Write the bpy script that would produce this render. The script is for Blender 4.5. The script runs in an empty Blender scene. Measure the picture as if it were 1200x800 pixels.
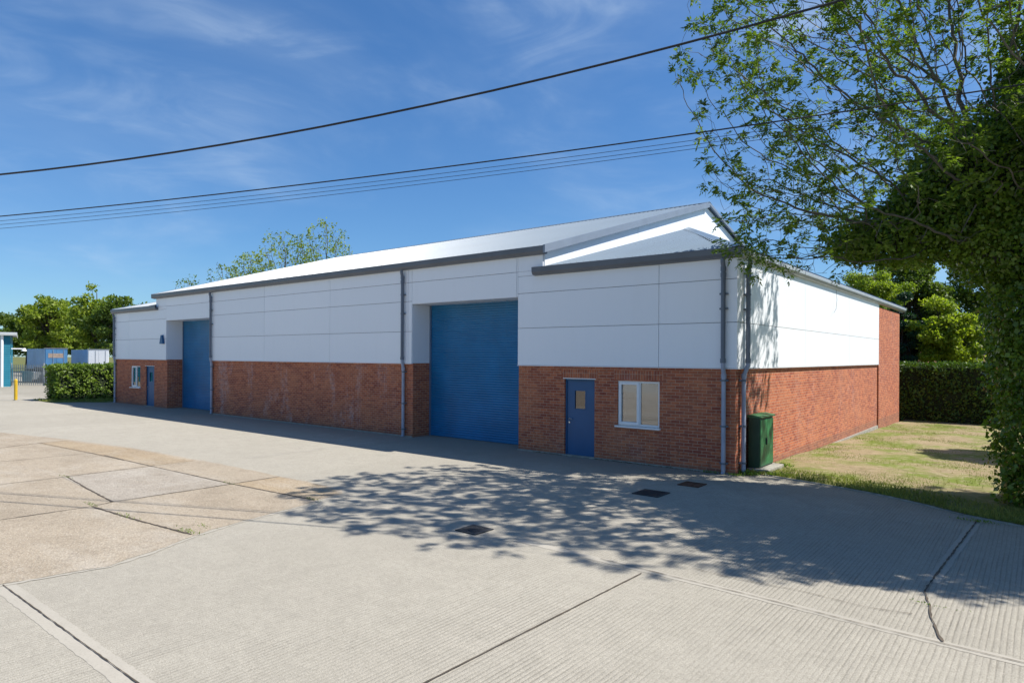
import bpy, bmesh, math, random
import numpy as np
from mathutils import Vector, Matrix
random.seed(7); rng = np.random.default_rng(11)
sc = bpy.context.scene
C = sc.collection
R = math.radians

# ------------------------------------------------------------------ helpers
class MB:
    def __init__(s): s.v = []; s.f = []
    def quad(s, *p):
        n = len(s.v); s.v += [tuple(q) for q in p]; s.f.append(tuple(range(n, n+len(p))))
    def box(s, x0, x1, y0, y1, z0, z1):
        n = len(s.v)
        s.v += [(x0,y0,z0),(x1,y0,z0),(x1,y1,z0),(x0,y1,z0),(x0,y0,z1),(x1,y0,z1),(x1,y1,z1),(x0,y1,z1)]
        for f in ((0,3,2,1),(4,5,6,7),(0,1,5,4),(1,2,6,5),(2,3,7,6),(3,0,4,7)): s.f.append(tuple(n+i for i in f))
    def prism(s, poly, a, b, axis):
        """poly: 2D list; extruded from a to b along axis. axis 'x': poly=(y,z); 'y': poly=(x,z); 'z': poly=(x,y)"""
        m = {'x': lambda p,t:(t,p[0],p[1]), 'y': lambda p,t:(p[0],t,p[1]), 'z': lambda p,t:(p[0],p[1],t)}[axis]
        n = len(s.v); k = len(poly)
        s.v += [m(p,a) for p in poly] + [m(p,b) for p in poly]
        s.f.append(tuple(range(n+k-1, n-1, -1))); s.f.append(tuple(range(n+k, n+2*k)))
        for i in range(k):
            j = (i+1) % k; s.f.append((n+i, n+j, n+k+j, n+k+i))
    def tube(s, pts, rad, seg=8, cap=True):
        pts = [Vector(p) for p in pts]; rs = rad if isinstance(rad, (list,tuple)) else [rad]*len(pts)
        base = len(s.v); prev = None
        for i, p in enumerate(pts):
            d = (pts[min(i+1,len(pts)-1)] - pts[max(i-1,0)]).normalized()
            if prev is None:
                a = d.orthogonal().normalized()
            else:
                a = (prev - d*prev.dot(d)).normalized()
            prev = a; b = d.cross(a)
            for k in range(seg):
                t = 2*math.pi*k/seg
                s.v.append(tuple(p + (a*math.cos(t)+b*math.sin(t))*rs[i]))
        for i in range(len(pts)-1):
            for k in range(seg):
                k2 = (k+1) % seg
                s.f.append((base+i*seg+k, base+i*seg+k2, base+(i+1)*seg+k2, base+(i+1)*seg+k))
        if cap:
            s.f.append(tuple(base+k for k in range(seg-1,-1,-1)))
            s.f.append(tuple(base+(len(pts)-1)*seg+k for k in range(seg)))
    def build(s, name, mat, parent=None, smooth=False, bevel=0):
        me = bpy.data.meshes.new(name); me.from_pydata(s.v, [], s.f)
        bm = bmesh.new(); bm.from_mesh(me)
        bmesh.ops.recalc_face_normals(bm, faces=bm.faces)
        bm.to_mesh(me); bm.free(); me.update()
        o = bpy.data.objects.new(name, me); C.objects.link(o)
        if mat: me.materials.append(mat)
        if smooth:
            me.polygons.foreach_set('use_smooth', [True]*len(me.polygons))
        if bevel:
            b = o.modifiers.new('bevel','BEVEL'); b.width = bevel; b.segments = 2; b.limit_method = 'ANGLE'
        if parent: par(o, parent)
        return o
def split_build(mb, name, mat, parent):
    """one object for every connected piece of the builder's mesh"""
    root = list(range(len(mb.v)))
    def find(i):
        while root[i] != i: root[i] = root[root[i]]; i = root[i]
        return i
    for f in mb.f:
        for i in f[1:]: root[find(i)] = find(f[0])
    groups = {}
    for f in mb.f: groups.setdefault(find(f[0]), []).append(f)
    out = []
    for fs_ in groups.values():
        q = MB(); mp = {}
        for f in fs_:
            for i in f:
                if i not in mp: mp[i] = len(q.v); q.v.append(mb.v[i])
            q.f.append(tuple(mp[i] for i in f))
        out.append(q.build(name, mat, parent))
    return out
def par(o, p):
    """keep world coordinates: the meshes are written in world space"""
    o.parent = p
    loc = Vector((0,0,0)); q = p
    while q: loc += q.location; q = q.parent
    if o.type == 'MESH' and loc.length > 0: o.data.transform(Matrix.Translation(-loc))
def tag(o, label=None, cat=None, group=None, kind=None):
    for k, v in (('label',label),('category',cat),('group',group),('kind',kind)):
        if v: o[k] = v
    return o
def empty(name, loc):
    o = bpy.data.objects.new(name, None); C.objects.link(o); o.location = loc; o.empty_display_size = .2; return o

# ------------------------------------------------------------------ materials
class Mat:
    def __init__(s, name):
        s.m = bpy.data.materials.new(name); s.m.use_nodes = True; s.t = s.m.node_tree
        s.b = s.t.nodes['Principled BSDF']; s.out = s.t.nodes['Material Output']
    def n(s, typ, **kw):
        nd = s.t.nodes.new(typ)
        for k, v in kw.items():
            if k in nd.inputs and not hasattr(nd, k): nd.inputs[k].default_value = v
            else: setattr(nd, k, v)
        return nd
    def l(s, a, b): s.t.links.new(a, b)
    def coord(s): 
        if not hasattr(s,'_c'): s._c = s.n('ShaderNodeNewGeometry')
        return s._c.outputs['Position']
    def mapv(s, scale=(1,1,1), rot=(0,0,0)):
        mp = s.n('ShaderNodeMapping'); mp.inputs['Scale'].default_value = scale; mp.inputs['Rotation'].default_value = rot
        s.l(s.coord(), mp.inputs['Vector']); return mp.outputs['Vector']
    def noise(s, scale, detail=4, rough=.55, vec=None, dist=0):
        nd = s.n('ShaderNodeTexNoise'); nd.inputs['Scale'].default_value = scale; nd.inputs['Detail'].default_value = detail
        nd.inputs['Roughness'].default_value = rough; nd.inputs['Distortion'].default_value = dist
        s.l(vec if vec is not None else s.coord(), nd.inputs['Vector']); return nd.outputs['Fac']
    def ramp(s, fac, stops):
        nd = s.n('ShaderNodeValToRGB'); e = nd.color_ramp.elements
        while len(e) < len(stops): e.new(.5)
        for i, (p, c) in enumerate(stops):
            e[i].position = p; e[i].color = (c[0],c[1],c[2],1) if isinstance(c,(tuple,list)) else (c,c,c,1)
        s.l(fac, nd.inputs['Fac']); return nd.outputs['Color']
    def mix(s, a, b, fac, mode='MIX'):
        nd = s.n('ShaderNodeMix', data_type='RGBA', blend_type=mode)
        for i, x in ((6,a),(7,b)):
            if isinstance(x,(tuple,list)): nd.inputs[i].default_value = (x[0],x[1],x[2],1)
            else: s.l(x, nd.inputs[i])
        if isinstance(fac,(int,float)): nd.inputs[0].default_value = fac
        else: s.l(fac, nd.inputs[0])
        return nd.outputs[2]
    def math(s, op, a, b=0., c=None):
        nd = s.n('ShaderNodeMath', operation=op)
        for i, x in enumerate((a,b,c)):
            if x is None: continue
            if isinstance(x,(int,float)): nd.inputs[i].default_value = x
            else: s.l(x, nd.inputs[i])
        return nd.outputs[0]
    def bump(s, h, strength=.3, dist=.01, normal=None):
        nd = s.n('ShaderNodeBump'); nd.inputs['Strength'].default_value = strength; nd.inputs['Distance'].default_value = dist
        s.l(h, nd.inputs['Height'])
        if normal is not None: s.l(normal, nd.inputs['Normal'])
        s.l(nd.outputs[0], s.b.inputs['Normal']); return nd.outputs[0]
    def col(s, c):
        if isinstance(c,(tuple,list)): s.b.inputs['Base Color'].default_value = (c[0],c[1],c[2],1)
        else: s.l(c, s.b.inputs['Base Color'])
    def set(s, rough=.6, metal=0, spec=None):
        s.b.inputs['Roughness'].default_value = rough; s.b.inputs['Metallic'].default_value = metal
        if spec is not None: s.b.inputs['Specular IOR Level'].default_value = spec

def paint(name, c, rough=.45, var=.12, sc_=2., spec=None, metal=0, streak=0):
    m = Mat(name); n = m.noise(sc_, 5)
    c2 = tuple(x*(1-var) for x in c)
    k = m.mix(c2, c, m.ramp(n, [(.35,0.),(.65,1.)]))
    if streak:
        st = m.noise(1., 6, .7, vec=m.mapv((5,5,.35)))
        k = m.mix(k, tuple(x*.62+.05*.4 for x in c), m.math('MULTIPLY', m.ramp(st, [(.5,0.),(.8,1.)]), streak))
    m.col(k); m.set(rough, metal, spec)
    return m.m

def brick(name, soldier=False):
    m = Mat(name)
    g = m.n('ShaderNodeNewGeometry'); sp = m.n('ShaderNodeSeparateXYZ'); m.l(g.outputs['Position'], sp.inputs[0])
    sn = m.n('ShaderNodeSeparateXYZ'); m.l(g.outputs['True Normal'], sn.inputs[0])
    isx = m.math('GREATER_THAN', m.math('ABSOLUTE', sn.outputs[0]), .5)
    u = m.math('ADD', m.math('MULTIPLY', sp.outputs[1], isx), m.math('MULTIPLY', sp.outputs[0], m.math('SUBTRACT', 1., isx)))
    cb = m.n('ShaderNodeCombineXYZ')
    if soldier: m.l(m.math('ADD', sp.outputs[2], .0075), cb.inputs[0]); m.l(u, cb.inputs[1])
    else: m.l(u, cb.inputs[0]); m.l(m.math('ADD', sp.outputs[2], .045), cb.inputs[1])
    bt = m.n('ShaderNodeTexBrick'); m.l(cb.outputs[0], bt.inputs['Vector'])
    bt.inputs['Scale'].default_value = 1; bt.inputs['Brick Width'].default_value = .225; bt.inputs['Row Height'].default_value = .075
    bt.inputs['Mortar Size'].default_value = .0055; bt.inputs['Mortar Smooth'].default_value = .25; bt.inputs['Bias'].default_value = -.1
    bt.inputs['Color1'].default_value = (.50,.155,.072,1); bt.inputs['Color2'].default_value = (.26,.062,.040,1)
    bt.inputs['Mortar'].default_value = (.50,.37,.27,1)
    if soldier: bt.offset = 0
    # uneven firing, brick to brick, and broad dirt
    n1 = m.noise(.9, 5, .6); n2 = m.noise(9, 3)
    k = m.mix(bt.outputs['Color'], (.16,.05,.035), m.math('MULTIPLY', m.ramp(n2, [(.5,0.),(.7,1.)]), .5))
    k = m.mix(k, (.56,.25,.13), m.math('MULTIPLY', m.ramp(n1, [(.42,0.),(.75,1.)]), .4))
    # efflorescence: pale salt blooms in the middle bay, white smears elsewhere
    e = m.noise(.75, 7, .72, vec=m.mapv((1.3,1.3,.5)))
    e2 = m.noise(6, 4, .7)
    ef = m.math('MULTIPLY', m.ramp(e, [(.52,0.),(.72,1.)]), m.ramp(e2, [(.35,0.),(.7,1.)]))
    mid = m.math('MULTIPLY', m.math('LESS_THAN', sp.outputs[0], -12.), m.math('GREATER_THAN', sp.outputs[0], -24.))
    ef = m.math('MULTIPLY', ef, m.math('ADD', m.math('MULTIPLY', mid, .75), .25))
    k = m.mix(k, (.62,.52,.50), ef)
    # splash dirt near the ground
    lo = m.math('MULTIPLY', m.math('LESS_THAN', m.math('ADD', sp.outputs[2], m.math('MULTIPLY', e2, .14)), .17), .35)
    k = m.mix(k, (.17,.12,.09), lo)
    m.col(k); m.set(.88, 0, .25)
    h = m.math('ADD', m.math('MULTIPLY', bt.outputs['Fac'], -1.), m.math('MULTIPLY', n2, .3))
    m.bump(h, .8, .008)
    return m.m

def concrete(name, c1, c2, groove=True, agg=False):
    m = Mat(name)
    big = m.noise(.22, 6, .6); mid = m.noise(1.7, 6, .62); fine = m.noise(38, 4, .7); spk = m.noise(120, 2, .7)
    k = m.mix(c1, c2, m.ramp(big, [(.35,0.),(.68,1.)]))
    k = m.mix(k, tuple(x*.80 for x in c1), m.math('MULTIPLY', m.ramp(mid, [(.45,0.),(.75,1.)]), .55))
    k = m.mix(k, tuple(min(1,x*1.14) for x in c1), m.math('MULTIPLY', m.ramp(m.noise(.6,5,.65,vec=m.mapv((1,.35,1))), [(.5,0.),(.8,1.)]), .6))
    k = m.mix(k, tuple(x*.62 for x in c2), m.math('MULTIPLY', m.ramp(fine, [(.5,0.),(.66,1.)]), .75 if agg else .4))
    # oil spots and tyre scuffs
    st = m.ramp(m.noise(.55, 8, .75, dist=.6), [(.64,0.),(.76,1.)])
    k = m.mix(k, tuple(x*.55 for x in c1), m.math('MULTIPLY', st, .65))
    if agg:
        k = m.mix(k, (.20,.155,.105), m.math('MULTIPLY', m.ramp(m.noise(.75,8,.72), [(.47,0.),(.68,1.)]), .55))
        k = m.mix(k, (.46,.42,.36), m.math('MULTIPLY', m.ramp(m.noise(.5,6,.7,vec=m.mapv((.4,1,1))), [(.5,0.),(.7,1.)]), .6))
        vo = m.n('ShaderNodeTexVoronoi'); k = m.mix(k, tuple(x*.55 for x in c1), m.math('MULTIPLY', m.ramp(m.noise(11,6,.8), [(.48,0.),(.62,1.)]), .5)); vo.inputs['Scale'].default_value = 26; m.l(m.coord(), vo.inputs['Vector'])
        k = m.mix(k, tuple(x*.52 for x in c1), m.math('MULTIPLY', m.ramp(vo.outputs['Distance'], [(.0,1.),(.28,0.)]), .5))
        k = m.mix(k, (.62,.55,.45), m.math('MULTIPLY', m.ramp(m.noise(48,3,.8), [(.54,0.),(.66,1.)]), .7))
        m.col(k); m.set(.9,0,.2); m.bump(m.math('ADD', fine, vo.outputs['Distance']), .55, .012)
        return m.m
    if not groove:
        m.col(k); m.set(.9,0,.2); m.bump(fine, .35, .006); return m.m
    sp = m.n('ShaderNodeSeparateXYZ'); m.l(m.coord(), sp.inputs[0])
    # every poured bay has its own tone
    sx = m.math('FLOOR', m.math('DIVIDE', m.math('SUBTRACT', sp.outputs[0], 1.55), 3.05)); sy = m.math('FLOOR', m.math('DIVIDE', m.math('ADD', sp.outputs[1], 7.5), 5.1))
    wn_ = m.n('ShaderNodeTexWhiteNoise', noise_dimensions='2D'); cb_ = m.n('ShaderNodeCombineXYZ'); m.l(sx, cb_.inputs[0]); m.l(sy, cb_.inputs[1]); m.l(cb_.outputs[0], wn_.inputs['Vector'])
    k = m.mix(k, tuple(x*.78 for x in c1), m.math('MULTIPLY', wn_.outputs['Value'], .45))
    k = m.mix(k, (c1[0]*.60,c1[1]*.60,c1[2]*.58), m.math('MULTIPLY', m.ramp(m.noise(13,6,.8), [(.47,0.),(.62,1.)]), .42))
    k = m.mix(k, (c1[0]*1.28,c1[1]*1.27,c1[2]*1.24), m.math('MULTIPLY', m.ramp(m.noise(19,5,.8), [(.52,0.),(.66,1.)]), .38))
    # dirty strip where the bays meet the front wall
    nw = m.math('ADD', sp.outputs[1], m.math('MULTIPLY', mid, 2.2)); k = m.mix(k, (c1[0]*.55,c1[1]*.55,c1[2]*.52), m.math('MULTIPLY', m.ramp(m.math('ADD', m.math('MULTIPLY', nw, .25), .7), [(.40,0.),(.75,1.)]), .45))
    # tamped grooves running away from the camera, wandering, broken and worn in places
    wob = m.noise(.7, 4, .6, vec=m.mapv((1,.3,1)))
    wb2 = m.noise(5., 3, .6, vec=m.mapv((1,.25,1)))
    ux = m.math('ADD', sp.outputs[0], m.math('ADD', m.math('MULTIPLY', wob, .06), m.math('MULTIPLY', wb2, .012)))
    w = m.math('SINE', m.math('MULTIPLY', ux, 2*math.pi/.052))
    w = m.math('POWER', m.math('ADD', m.math('MULTIPLY', w, .5), .5), .6)
    streak = m.noise(1., 5, .7, vec=m.mapv((26,1.1,1)))
    rag = m.noise(9, 4, .65, vec=m.mapv((1,.18,1)))
    w = m.math('ADD', m.math('MULTIPLY', w, m.math('MULTIPLY', rag, .85)), m.math('MULTIPLY', streak, .75))
    wear = m.ramp(m.noise(.4, 6, .65), [(.34,.12),(.60,1.)])
    fade = m.n('ShaderNodeMapRange'); m.l(m.math('SUBTRACT', sp.outputs[0], m.math('MULTIPLY', sp.outputs[1], .35)), fade.inputs['Value'])
    fade.inputs['From Min'].default_value = -1.; fade.inputs['From Max'].default_value = 6.5
    fade.inputs['To Min'].default_value = .10; fade.inputs['To Max'].default_value = 1.
    amt = m.math('MULTIPLY', wear, fade.outputs[0])
    dk = m.ramp(w, [(.36,1.),(.58,0.)])
    k = m.mix(k, (c1[0]*.42,c1[1]*.41,c1[2]*.40), m.math('MULTIPLY', dk, m.math('MULTIPLY', amt, .88)))
    k = m.mix(k, tuple(x*.34 for x in c1), m.math('MULTIPLY', m.ramp(m.noise(85,3,.75), [(.52,0.),(.62,1.)]), .62))
    k = m.mix(k, tuple(min(1,x*1.35) for x in c1), m.math('MULTIPLY', m.ramp(m.noise(62,3,.8), [(.53,0.),(.63,1.)]), .6))
    k = m.mix(k, tuple(x*.72 for x in c1), m.math('MULTIPLY', m.ramp(m.noise(3.2,8,.75), [(.46,0.),(.70,1.)]), .5))
    m.col(k); m.set(.9,0,.2)
    h = m.math('ADD', m.math('MULTIPLY', w, amt), m.math('ADD', m.math('MULTIPLY', fine, .5), m.math('MULTIPLY', spk, .5)))
    m.bump(h, .8, .009)
    return m.m

def leafmat(name, dark, light, trans=.35, rough=.5, nscale=1.2):
    m = Mat(name)
    at = m.n('ShaderNodeAttribute', attribute_name='rnd')
    n = m.noise(nscale, 3)
    f = m.math('ADD', m.math('MULTIPLY', at.outputs['Fac'], .6), m.math('MULTIPLY', m.ramp(n,[(.35,0.),(.65,1.)]), .4))
    k = m.mix(dark, light, f)
    m.col(k); m.set(rough, 0, .35)
    tr = m.n('ShaderNodeBsdfTranslucent'); m.l(m.mix(k, (1.,.95,.25), .25, 'MIX'), tr.inputs[0])
    k2 = m.mix(k, (1.35,1.5,.55), 1., 'MULTIPLY'); m.l(k2, tr.inputs[0])
    mx = m.n('ShaderNodeMixShader'); mx.inputs[0].default_value = trans
    m.l(m.b.outputs[0], mx.inputs[1]); m.l(tr.outputs[0], mx.inputs[2]); m.l(mx.outputs[0], m.out.inputs[0])
    return m.m

M = {}
M['brick'] = brick('brick'); M['soldier'] = brick('brick_soldier', True)
def cladmat():
    m = Mat('white_cladding'); n = m.noise(.5, 4); st = m.noise(1., 6, .7, vec=m.mapv((3,3,.25)))
    gi = m.n('ShaderNodeNewGeometry'); k = m.mix((.78,.805,.84), (.84,.86,.89), m.math('ADD', m.math('MULTIPLY', gi.outputs['Random Per Island'], .7), m.math('MULTIPLY', n, .3)))
    k = m.mix(k, (.6,.6,.57), m.math('MULTIPLY', m.ramp(st, [(.5,0.),(.85,1.)]), .10))
    m.col(k); m.set(.38,0,.4); m.bump(m.noise(.8, 3), .35, .03); return m.m
M['clad'] = cladmat()
M['backing'] = paint('joint_gasket', (.10,.10,.11), .8)
M['trim'] = paint('grey_trim', (.115,.13,.155), .38, .15, 1.5, streak=.25)
M['verge'] = paint('sunlit_verge_grey', (.20,.24,.30), .4, .12, 1.5, streak=.2)  # trim grey lightened in the colour to stand for sun on the verge
M['pipe'] = paint('grey_downpipe', (.13,.155,.20), .4, .15, 3, streak=.3)
M['lowpipe'] = paint('pale_downpipe', (.36,.40,.50), .42, .2, 3, streak=.35)
def roofmat():
    m = Mat('roof_sheet'); n = m.noise(.4, 5); st = m.noise(1., 6, .7, vec=m.mapv((2.5,.25,.25)))
    k = m.mix((.155,.215,.28), (.21,.28,.35), n)
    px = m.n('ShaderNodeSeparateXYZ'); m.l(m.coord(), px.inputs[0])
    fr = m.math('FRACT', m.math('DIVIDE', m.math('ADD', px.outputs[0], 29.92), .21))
    # rib shade painted as a dark stripe beside each rib; grime along the end laps
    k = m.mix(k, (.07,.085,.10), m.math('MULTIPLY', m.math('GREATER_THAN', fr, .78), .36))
    lp = m.math('LESS_THAN', m.math('FRACT', m.math('DIVIDE', px.outputs[1], 3.7)), .012)
    k = m.mix(k, (.08,.09,.10), m.math('MULTIPLY', lp, .6))
    k = m.mix(k, (.12,.15,.18), m.math('MULTIPLY', m.ramp(st, [(.48,0.),(.8,1.)]), .5))
    m.col(k); m.set(.36, 0, .42); return m.m
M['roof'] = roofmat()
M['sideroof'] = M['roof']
M['shutter'] = paint('blue_shutter', (.010,.165,.37), .30, .22, 1.2, streak=.3)
M['door'] = paint('blue_door', (.006,.088,.225), .4, .1, 2)
M['rail'] = paint('shutter_rail', (.10,.16,.26), .45)
M['white'] = paint('white_upvc', (.80,.81,.82), .3, .04)
M['steel'] = paint('brushed_steel', (.6,.6,.6), .3, .1, 8, metal=.9)
M['reflection_sheet'] = paint('beige_reflection', (.68,.62,.49), .8, .15, 1.5)
M['dark'] = paint('dark_interior', (.02,.02,.022), .9)
M['inside'] = paint('warm_interior', (.10,.06,.035), .9)
def glass(name='glass', tint=(.9,.95,1), mixf=.55):
    m = Mat(name); m.t.nodes.remove(m.b)
    tr = m.n('ShaderNodeBsdfTransparent'); tr.inputs[0].default_value = (*[t*.92 for t in tint],1)
    gl = m.n('ShaderNodeBsdfGlossy'); gl.inputs['Roughness'].default_value = .02
    fr = m.n('ShaderNodeFresnel'); fr.inputs['IOR'].default_value = 1.9
    mx = m.n('ShaderNodeMixShader'); m.l(m.math('ADD', fr.outputs[0], .08), mx.inputs[0]); m.l(tr.outputs[0], mx.inputs[1]); m.l(gl.outputs[0], mx.inputs[2])
    m.l(mx.outputs[0], m.out.inputs[0]); return m.m
M['glass'] = glass(); M['glass_dark'] = glass('wired_glass', (.35,.33,.30))
M['yard'] = concrete('yard_concrete', (.385,.353,.292), (.44,.405,.338))
M['buff'] = concrete('old_concrete', (.33,.275,.205), (.40,.33,.245), agg=True)
M['greyslab'] = concrete('grey_slab', (.33,.29,.24), (.38,.335,.275), agg=True)
M['orange'] = concrete('orange_slab', (.34,.255,.16), (.38,.30,.20), agg=True)
M['band'] = concrete('trowelled_edge', (.37,.34,.285), (.42,.385,.325), groove=False)
M['joint'] = paint('joint_sealant', (.11,.085,.06), .9, .5, 6)
M['edging'] = paint('concrete_edging', (.36,.34,.29), .9, .35, 5)
M['iron'] = paint('cast_iron', (.032,.034,.038), .6, .4, 10)
M['rust'] = paint('rusty_iron', (.13,.055,.025), .85, .45, 12)
M['cable'] = paint('cable_rubber', (.012,.012,.014), .6)
M['bark'] = paint('bark', (.13,.12,.095), .9, .45, 6)
M['darkbark'] = paint('dark_bark', (.07,.055,.04), .9, .45, 5)
M['cabinet'] = paint('green_cabinet', (.03,.20,.07), .4, .6, 3.5, streak=.8)
M['cabinet'].node_tree.nodes['Principled BSDF'].inputs['Roughness'].default_value = .45
M['cabshade'] = paint('green_cabinet_shade', (.015,.06,.03), .5, .3, 3)  # cabinet green darkened to put the body's shade into the colour
M['teal'] = paint('teal_sheet', (.015,.20,.29), .5, .2, 2, streak=.2)
M['truckblue'] = paint('truck_blue', (.10,.28,.52), .5, .2, .7, streak=.4)
M['palevan'] = paint('pale_blue_side', (.24,.40,.58), .5, .15, .7, streak=.3)
M['truckwhite'] = paint('truck_white', (.74,.76,.78), .45, .1, .7, streak=.3)
M['galv'] = paint('galvanised', (.30,.32,.33), .5, .2, 4)
M['yellow'] = paint('yellow_paint', (.62,.40,.02), .5, .15, 5)
M['tile'] = paint('clay_tile', (.24,.10,.06), .85, .5, 8)
M['oldbrown'] = paint('brown_plinth', (.15,.09,.06), .85, .4, 2)
M['tyre'] = paint('tyre_rubber', (.02,.02,.02), .8)
M['ash'] = leafmat('ash_leaf', (.03,.075,.010), (.20,.28,.035), .42)
M['ivy'] = leafmat('ivy_leaf', (.028,.080,.012), (.20,.29,.035), .38, .26)
M['hedge'] = leafmat('hedge_leaf', (.05,.11,.014), (.22,.30,.04), .35)
M['hedgedark'] = leafmat('box_hedge_leaf', (.03,.075,.012), (.13,.20,.03), .3)
M['mid'] = leafmat('oak_leaf', (.045,.085,.014), (.16,.22,.035), .42, nscale=.4)
M['pale'] = leafmat('pale_leaf', (.10,.17,.02), (.32,.37,.05), .45, nscale=.4)
M['gold'] = leafmat('golden_leaf', (.14,.21,.02), (.38,.42,.05), .5, nscale=.6)
M['conifer'] = leafmat('conifer_needle', (.012,.045,.022), (.03,.085,.035), .15)
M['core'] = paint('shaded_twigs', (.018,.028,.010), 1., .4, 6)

# ------------------------------------------------------------------ the setting
def lawn_z(y): return .035 - .020*max(y,0.)
KERB = [(-.3,.42),(.59,.40),(1.5,.18),(2.46,-.12),(3.2,-.45),(3.86,-.84),(4.41,-1.28),(5.22,-1.58),(7,-1.95),(10,-2.3),(24,-3.2)]
def kerb_y(x):
    for (a,b),(c,d) in zip(KERB, KERB[1:]):
        if x <= c: return b+(d-b)*(x-a)/(c-a)
    return KERB[-1][1]
g = MB(); g.quad((-900,-900,-.62),(900,-900,-.62),(900,900,-.62),(-900,900,-.62))
gm = Mat('field'); gm.col(gm.mix((.10,.13,.035),(.17,.15,.07), gm.noise(.15,6))); gm.set(1,0,.1)
tag(g.build('ground', gm.m), kind='structure')

poly = [(-120,-70),(24,-70)] + [(x,y) for x,y in reversed(KERB)] + [(-.3,1.2),(-34.6,1.2),(-34.6,70),(-120,70)]
bm = bmesh.new(); fs = bm.faces.new([bm.verts.new((x,y,0)) for x,y in poly])
ext = bmesh.ops.extrude_face_region(bm, geom=[fs]); 
bmesh.ops.translate(bm, verts=[v for v in ext['geom'] if isinstance(v, bmesh.types.BMVert)], vec=(0,0,-.7))
bmesh.ops.triangulate(bm, faces=bm.faces[:]); bmesh.ops.recalc_face_normals(bm, faces=bm.faces)
me = bpy.data.meshes.new('yard'); bm.to_mesh(me); bm.free(); me.materials.append(M['yard'])
yard = bpy.data.objects.new('yard', me); C.objects.link(yard); tag(yard, kind='structure')

def ribbon(pts, w, z, jitter=0, step=.07):
    """flat strip along a polyline with slightly ragged edges, returned as quads"""
    out = MB(); P = [Vector((p[0],p[1])) for p in pts]; Q = []
    for a, b in zip(P, P[1:]):
        n = max(1, int((b-a).length/step))
        for i in range(n): Q.append(a.lerp(b, i/n))
    Q.append(P[-1]); L = []
    for i, q in enumerate(Q):
        d = (Q[min(i+1,len(Q)-1)]-Q[max(i-1,0)]).normalized(); nn = Vector((-d.y,d.x))
        j1 = random.uniform(-jitter,jitter); j2 = random.uniform(-jitter,jitter)
        L.append((q+nn*(w/2+j1), q-nn*(w/2+j2)))
    for (a,b),(c,d) in zip(L, L[1:]): out.quad((a.x,a.y,z),(b.x,b.y,z),(d.x,d.y,z),(c.x,c.y,z))
    return out
def merge(*mbs):
    r = MB()
    for m in mbs:
        n = len(r.v); r.v += m.v; r.f += [tuple(i+n for i in f) for f in m.f]
    return r
# old buff slabs: an area of exposed-aggregate concrete with a rounded nose
far_edge = [(-60,-12.5),(-30,-9.6),(-21.5,-8.2),(-18.3,-7.5),(-14.6,-6.95),(-11.1,-6.78),(-7.6,-6.75),(-5.9,-6.7),(-5.45,-6.78),(-5.15,-6.98),(-5.08,-7.25)]
near_edge = [(-4.95,-7.68),(-4.78,-8.3),(-4.6,-9.3),(-4.35,-10.2),(-3.95,-11.0),(-3.75,-11.6),(-3.95,-12.6),(-4.1,-16),(-4.1,-30)]
def sheet(poly, z, name, mat, kind='structure'):
    bm = bmesh.new(); f = bm.faces.new([bm.verts.new((x,y,z)) for x,y in poly]); bmesh.ops.triangulate(bm, faces=[f])
    bmesh.ops.recalc_face_normals(bm, faces=bm.faces)
    for f in bm.faces:
        if f.normal.z < 0: f.normal_flip()
    me = bpy.data.meshes.new(name); bm.to_mesh(me); bm.free(); me.materials.append(mat)
    o = bpy.data.objects.new(name, me); C.objects.link(o); tag(o, kind=kind); return o
def rag(pts, j=.03, step=.25):
    P = [Vector(p) for p in pts]; Q = []
    for a,b in zip(P,P[1:]):
        n = max(1,int((b-a).length/step)) if (b-a).length < 12 else 1
        for i in range(n):
            q = a.lerp(b,i/n); Q.append((q.x+random.uniform(-j,j), q.y+random.uniform(-j,j)))
    Q.append(tuple(P[-1])); return Q
sheet(rag(far_edge+near_edge)+[(-60,-30)], .004, 'old_paving', M['buff'])
# single slabs of another mix inside it
sheet([(-11.1,-8.0),(-7.66,-7.93),(-7.6,-10.1),(-11.1,-9.85)], .008, 'grey_paving_slab', M['greyslab'])
sheet([(-7.6,-6.82),(-6.0,-6.78),(-5.5,-6.86),(-5.22,-7.02),(-5.16,-7.3),(-5.05,-7.66),(-7.6,-7.86)], .008, 'orange_paving_slab', M['orange'])
sheet([(-18.1,-7.7),(-14.7,-7.1),(-11.2,-6.9),(-11.2,-8.0),(-14.6,-8.15),(-17.9,-8.4)], .008, 'orange_paving_strip', M['orange'])
J = []
def jl(*pts, w=.035, j=.008): J.append(ribbon(pts, w*.72, .011, j*.8))
jl((-7.64,-6.78),(-7.62,-8.5),(-7.66,-10.1),(-7.54,-10.5),(-7.6,-12),(-7.6,-20))
jl((-13.9,-8.05),(-11.1,-8.0),(-7.69,-7.88),(-5.0,-7.7))
jl((-11.2,-7.9),(-11.11,-10.17),(-11.2,-12.4),(-11.3,-20))
jl((-11.2,-9.76),(-9.4,-9.96),(-7.64,-10.12), w=.045, j=.014)
jl((-7.5,-10.49),(-6,-10.4),(-4.4,-10.24), w=.05, j=.016)
jl((-18.0,-7.6),(-18.0,-8.33),(-17.6,-9.43),(-18,-14)); jl((-18,-8.33),(-14.55,-8.12),(-12.6,-8.05), w=.03)
jl((-14.6,-7.0),(-14.6,-9.6),(-14.7,-14), w=.025); jl((-16,-11.2),(-11.2,-11.3), w=.03); jl((-25,-9.2),(-25,-14), w=.03)
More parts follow.
